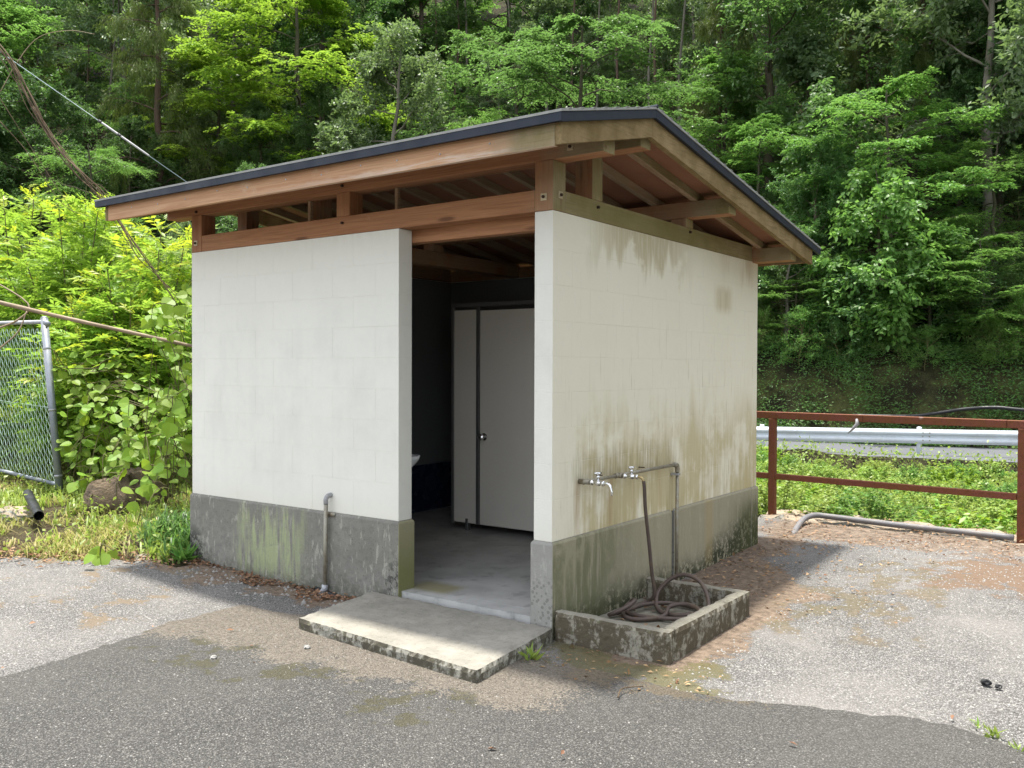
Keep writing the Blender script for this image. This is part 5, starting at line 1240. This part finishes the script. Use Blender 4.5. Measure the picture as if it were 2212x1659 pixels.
# dry leaves: along the edge of the bank, under the walls, in the trough and on the yard
def litter(name, X, Y, zf, size=(.025, .06), leaf='litter'):
    n = len(X); Z = zf(X, Y) + .004 + np.abs(r.normal(size=n))*.008
    return cards(name, np.column_stack([X, Y, Z]), np.column_stack([r.normal(size=n), r.normal(size=n), r.normal(size=n)*.22]), UPV + r.normal(size=(n, 3))*.35, r.uniform(*size, n), r.uniform(.35, .6, n)*r.uniform(*size, n), leaf, .25)
yz = lambda x, y: yard_z(x, y) + .001
pts = []
k = 1500; t = r.random(k); e_ = r.normal(size=k)*.16 + .10; pts.append((-8.5 + t*5.2, -2.95 + t*2.85, e_))
X = pts[0][0] + -.48*e_; Y = pts[0][1] + .88*e_; litter('bank_leaf_litter', X, Y, lambda x, y: np.maximum(ground_z(x, y), yard_z(x, y)*(x > -9)) + .004)
X, Y = scatter(1500, -3.5, -1.40, -.30, -.02, lambda x, y: y > -.02 - .26*np.clip((x + 3.6)/1.2, .25, 1)*(.6 + .4*np.sin(x*9))); litter('wall_leaf_litter', X, Y, yz, (.02, .05))
X, Y = scatter(900, .02, 1.5, 1.2, 4.2, lambda x, y: r.random(len(x)) < np.clip(1.25 - x, .1, 1)); litter('side_leaf_litter', X, Y, yz, (.018, .05))
X, Y = scatter(420, -.4, 3.5, 3.7, 4.6, lambda x, y: x > -1); litter('kerb_leaf_litter', X, Y, yz, (.02, .05))
X, Y = scatter(600, -.4, 4.5, 4.5, 5.3, lambda x, y: y < 5.45 - .08*(x + .6)); litter('kerb_top_litter', X, Y, lambda x, y: np.full(len(x), -.004), (.02, .055))
X, Y = scatter(70, .1, .66, .1, 1.05, lambda x, y: (x < .36) | (y < .5)); litter('trough_leaf_litter', X, Y, lambda x, y: np.full(len(x), -.055), (.03, .06))
X, Y = scatter(110, .05, 1.2, -.55, -.05, lambda x, y: x > .0); litter('front_leaf_litter', X, Y, yz, (.015, .04))
X, Y = scatter(70, -3.8, 3.2, -3.2, 3, lambda x, y: (x < -3.6) | (x > .9) | (y < -1.0)); litter('yard_leaf_litter', X, Y, lambda x, y: yard_z(x, y) + .014, (.02, .05))
# loose grit on the yard
def grit_stones(name, X, Y, size, mat, zo=.0):
    n = len(X); s = size*r.uniform(.4, 1.4, n)[:, None]; b = np.array([[1, 0, 0], [0, 1, 0], [-1, 0, 0], [0, -1, 0], [0, 0, .8]]); a = r.uniform(0, 6.28, n); c, q = np.cos(a), np.sin(a)
    B = np.broadcast_to(b, (n, 5, 3))*r.uniform(.6, 1.3, (n, 5, 1)); Rx = B[:, :, 0]*c[:, None] - B[:, :, 1]*q[:, None]; Ry = B[:, :, 0]*q[:, None] + B[:, :, 1]*c[:, None]
    V = np.stack([X[:, None] + Rx*s, Y[:, None] + Ry*s, (yard_z(X, Y) + zo)[:, None] + B[:, :, 2]*s], -1).reshape(-1, 3); i = np.arange(n)[:, None]*5
    return tag(link(bpy.data.objects.new(name, np_mesh(name, V, np.concatenate([i + [0, 1, 4], i + [1, 2, 4], i + [2, 3, 4], i + [3, 0, 4]], 1).reshape(-1, 3), mat))), kind='stuff')
M['stone'] = mat_simple('pale_grit', (.26, .255, .24), .9, 0, .5, 40); M['darkstone'] = mat_simple('dark_grit', (.10, .10, .098), .9, 0, .4, 40)
X, Y = scatter(9000, .9, 4.5, -1.0, 4.4, lambda x, y: y > -.3 - .1*x); grit_stones('pale_gravel', X, Y, .006, M['stone'], .001)
X, Y = scatter(5000, -6.5, -2.1, -3.5, -.4, lambda x, y: edge_dist(x, y) < -.02); grit_stones('pale_gravel', X, Y, .006, M['stone'], .001)
X, Y = scatter(2600, -2, 4, -4.2, -.8, lambda x, y: (x > -1.9)); grit_stones('asphalt_grit', X, Y, .0036, M['stone'], .012)
X, Y = scatter(160, -3.3, -1.45, -.42, -.05, lambda x, y: x > -9); grit_stones('wall_gravel', X, Y, .014, M['stone'], .0)
for k, (x, y, s, lab) in enumerate(((2.26, .62, .022, 'small black clod on the pale paving at the right'), (2.32, .60, .014, 'tiny dark lump beside the black clod on the paving'), (-1.30, -1.45, .016, 'single white pebble on the dark asphalt left of the step'), (-1.02, -1.02, .018, 'pale pebble at the mossy edge of the asphalt'))):
    bm = bmesh.new(); bmesh.ops.create_icosphere(bm, subdivisions=2, radius=1.0)
    for q in bm.verts: q.co *= 1 + .35*math.sin(q.co.x*4 + k)*math.cos(q.co.y*5 + q.co.z*3)
    me = bpy.data.meshes.new('pebble'); bm.to_mesh(me); bm.free(); me.materials.append(M['black'] if k < 2 else M['stone']); o = link(bpy.data.objects.new('clod' if k < 2 else 'pebble', me)); o.scale = (s*1.3, s, s*.7); o.location = (x, y, float(yard_z(x, y)) + .012 + s*.4); tag(o, lab, 'clod' if k < 2 else 'pebble')
tw = curve_pts([(.834, -.671, -.06), (.812, -.60, -.045), (.828, -.53, -.05), (.86, -.457, -.06)], 12)
tag(MB().tube(tw, np.linspace(.004, .0025, len(tw)), 5).build('twig', M['deadwood'], None, 0, True), 'short curved brown twig on the asphalt in front of the trough', 'twig')
# small weeds in the cracks
def weed(x, y, n, h, label, leaf='weed'):
    e = thing('small_weed', label, 'weed', (x, y, float(yard_z(x, y)))); a = r.uniform(0, 6.28, n); el = r.uniform(.3, 1.2, n); Dv = np.column_stack([np.cos(a)*np.cos(el), np.sin(a)*np.cos(el), np.sin(el)])
    V, F = leaf_quads(r.normal(size=(n, 3))*.012, Dv, UPV + r.normal(size=(n, 3))*.6, h*r.uniform(.5, 1.2, n), h*.16*r.uniform(.6, 1.6, n)); link(bpy.data.objects.new('leaves', np_mesh('leaves', V, F, L[leaf])), e)
weed(2.38, -.05, 26, .07, 'small pale weed in the asphalt crack near the right edge'); weed(2.30, .02, 14, .05, 'tiny green weed along the right hand asphalt crack'); weed(2.50, -.16, 16, .05, 'yellowish weed at the far right end of the asphalt crack')
weed(.13, -.40, 24, .11, 'tuft of grass between the step and the trough corner'); weed(-3.55, -.10, 60, .16, 'green weed at the foot of the plinth by the left corner', 'fresh')

# ravine full of sunlit weeds beyond the railing
RAV = []
def weed_clump(seed, Rr, Hh, n, leaf, size, name='leaves'):
    q = np.random.default_rng(seed); wood = MB(); P, Dv = [], []
    ns = 34
    for i in range(ns):
        a = q.uniform(0, 6.28); b = math.sqrt(q.random())*Rr; h = Hh*(1 - .45*(b/Rr)**2)*q.uniform(.65, 1.1); x0, y0 = math.cos(a)*b*.55, math.sin(a)*b*.55; x1, y1 = math.cos(a)*b*1.1 + q.normal()*.08, math.sin(a)*b*1.1 + q.normal()*.08
        pts = curve_pts([(x0, y0, -.1), ((x0 + x1)/2, (y0 + y1)/2, h*.6), (x1, y1, h)], 7); wood.tube(pts, np.linspace(.006, .002, len(pts)), 3, False)
        m = n//ns; g = q.uniform(.12, 1.02, m)**.7; aa = g*(len(pts) - 1); bb = np.minimum(len(pts) - 2, aa.astype(int)); p = pts[bb] + (pts[bb + 1] - pts[bb])*(aa - bb)[:, None]; P.append(p + q.normal(size=(m, 3))*.025)
        an = q.uniform(0, 6.28, m); Dv.append(np.column_stack([np.cos(an), np.sin(an), q.normal(size=m)*.3 + .05]))
    P = np.vstack(P); Dv = np.vstack(Dv); nn = len(P); V, F = leaf_quads(P, Dv, UPV + q.normal(size=(nn, 3))*.45, size*q.uniform(.5, 1.25, nn), size*.55*q.uniform(.6, 1.2, nn)); return wood.mesh('stems', M['stem']), np_mesh('leaves', V, F, L[leaf])
RAV = [weed_clump(1, .75, .85, 2700, 'weed', .085), weed_clump(2, .7, .75, 2500, 'fresh', .075), weed_clump(3, .8, .8, 2900, 'weed', .065), weed_clump(4, .7, .95, 2100, 'kudzu', .11)]
cnt = 0
for yy in np.arange(5.75, 18.3, .90):
    for xx in np.arange(-7.5, 4.6, 1.0):
        x = xx + r.uniform(-.4, .4); y = yy + r.uniform(-.4, .4) + .19*x*sstep(12, 17, yy)
        dx, dy = x - CAM[0], y - CAM[1]; s = dx*RT[0] + dy*RT[1]; d = dx*FW[0] + dy*FW[1]
        if not (.22 < s/d < .66): continue
        sc = r.uniform(.7, 1.1)*(1.0 if y > 7 else .85)*(1 - .38*float(sstep(9.0, 16.0, y - .19*x))); e = thing('weed_clump', 'leafy weed clump in the ravine ' + ('just behind the rusty railing' if y < 8 else 'a few metres beyond the rusty railing' if y < 12 else 'below the white guard rail') + (' near the shed' if s/d < .4 else ' on the right'), 'weeds', (x, y, ground_at(x, y)), 'weed clumps filling the ravine'); e.scale = (sc, sc, sc*r.uniform(.8, 1.1)); e.rotation_euler = (0, 0, r.uniform(0, 6.28))
        a, b = RAV[int(r.choice(4, p=[.34, .26, .28, .12]))]; link(bpy.data.objects.new('stems', a), e); link(bpy.data.objects.new('leaves', b), e)
X, Y = scatter(60000, -12, 6, 5.3, 18.9, lambda x, y: (y > 5.35) & (y < 18.25 + .19*x)); n = len(X)
cards('ravine_undergrowth', np.column_stack([X, Y, ground_z(X, Y) + np.abs(r.normal(size=n))*.13]), r.normal(size=(n, 3)) + UPV*.2, UPV + r.normal(size=(n, 3))*.5, r.uniform(.05, .12, n), r.uniform(.03, .07, n), 'weed')
# ferns and small plants hanging on the bank across the road
q = np.random.default_rng(5); n = 60000; X = q.uniform(-10, 5, n); tt = q.uniform(-.25, 2.0, n); Y = 22.9 + .19*X + tt*1.02; ok = (wob(X, Y + tt*2, 1.6, 1.0, 3.) + q.normal(size=n)*.35 > .45 - .3*(tt > 1.3) - .3*(tt < .1)); X, Y, tt = X[ok], Y[ok], tt[ok]; n = len(X)
nb = 380; bx = q.uniform(-9, 4, nb); bt = q.uniform(0, 1.7, nb); w_ = q.integers(0, nb, 17000); X = np.concatenate([X, bx[w_] + q.normal(size=17000)*.16]); tt = np.concatenate([tt, bt[w_] + q.normal(size=17000)*.12]); Y = 22.9 + .19*X + tt*1.02; n = len(X)
up_ = np.abs(q.normal(size=n))*.07 + .05; P = np.column_stack([X, Y - .07 - up_*.9, ground_z(X, Y) + .05 + up_*.5])
for nm, sel, lf in (('bank_ferns', q.random(n) < .65, 'mid'), ('bank_moss_plants', None, 'fresh')):
    sel = ~last if sel is None else sel; last = sel; k_ = int(sel.sum())
    cards(nm, P[sel], np.column_stack([q.normal(size=k_), q.normal(size=k_)*.5 - .7, q.normal(size=k_)*.35 - .25]), np.array([0, -.6, .7]) + q.normal(size=(k_, 3))*.5, q.uniform(.04, .13, k_), q.uniform(.02, .05, k_), lf)
# ferns and moss on the bank across the road, and the leafy floor of the wood
X, Y = [], []
SSs = r.uniform(-30, 20, 240000); DDs = r.uniform(22, 62, 240000); X, Y = sd(SSs, DDs); T = toe(X, Y); m = (np.abs(SSs)/DDs < .62)
for nm, lo, hi, keepf, lf, ln, hh in (('forest_undergrowth', 1.4, 45, .60, 'mid', .24, .22), ('forest_floor_leaves', 1.0, 50, .60, 'dark', .26, .10)):
    q = m & (T > lo) & (T < hi) & (r.random(len(X)) < keepf*(1 if nm != 'bank_ferns' else 1.)) & (wob(X, Y, 1.1, 1.0, len(nm)) > (-.1 if nm != 'forest_floor_leaves' else -2)); x, y = X[q], Y[q]; n = len(x)
    cards(nm, np.column_stack([x, y, ground_z(x, y) + np.abs(r.normal(size=n))*hh]), np.column_stack([r.normal(size=n), r.normal(size=n) - .6, r.normal(size=n)*.3]), UPV*.7 + np.column_stack([np.zeros(n), np.full(n, -.5), np.zeros(n)]) + r.normal(size=(n, 3))*.5, ln*r.uniform(.4, 1.2, n), ln*.3*r.uniform(.5, 1.3, n), lf)
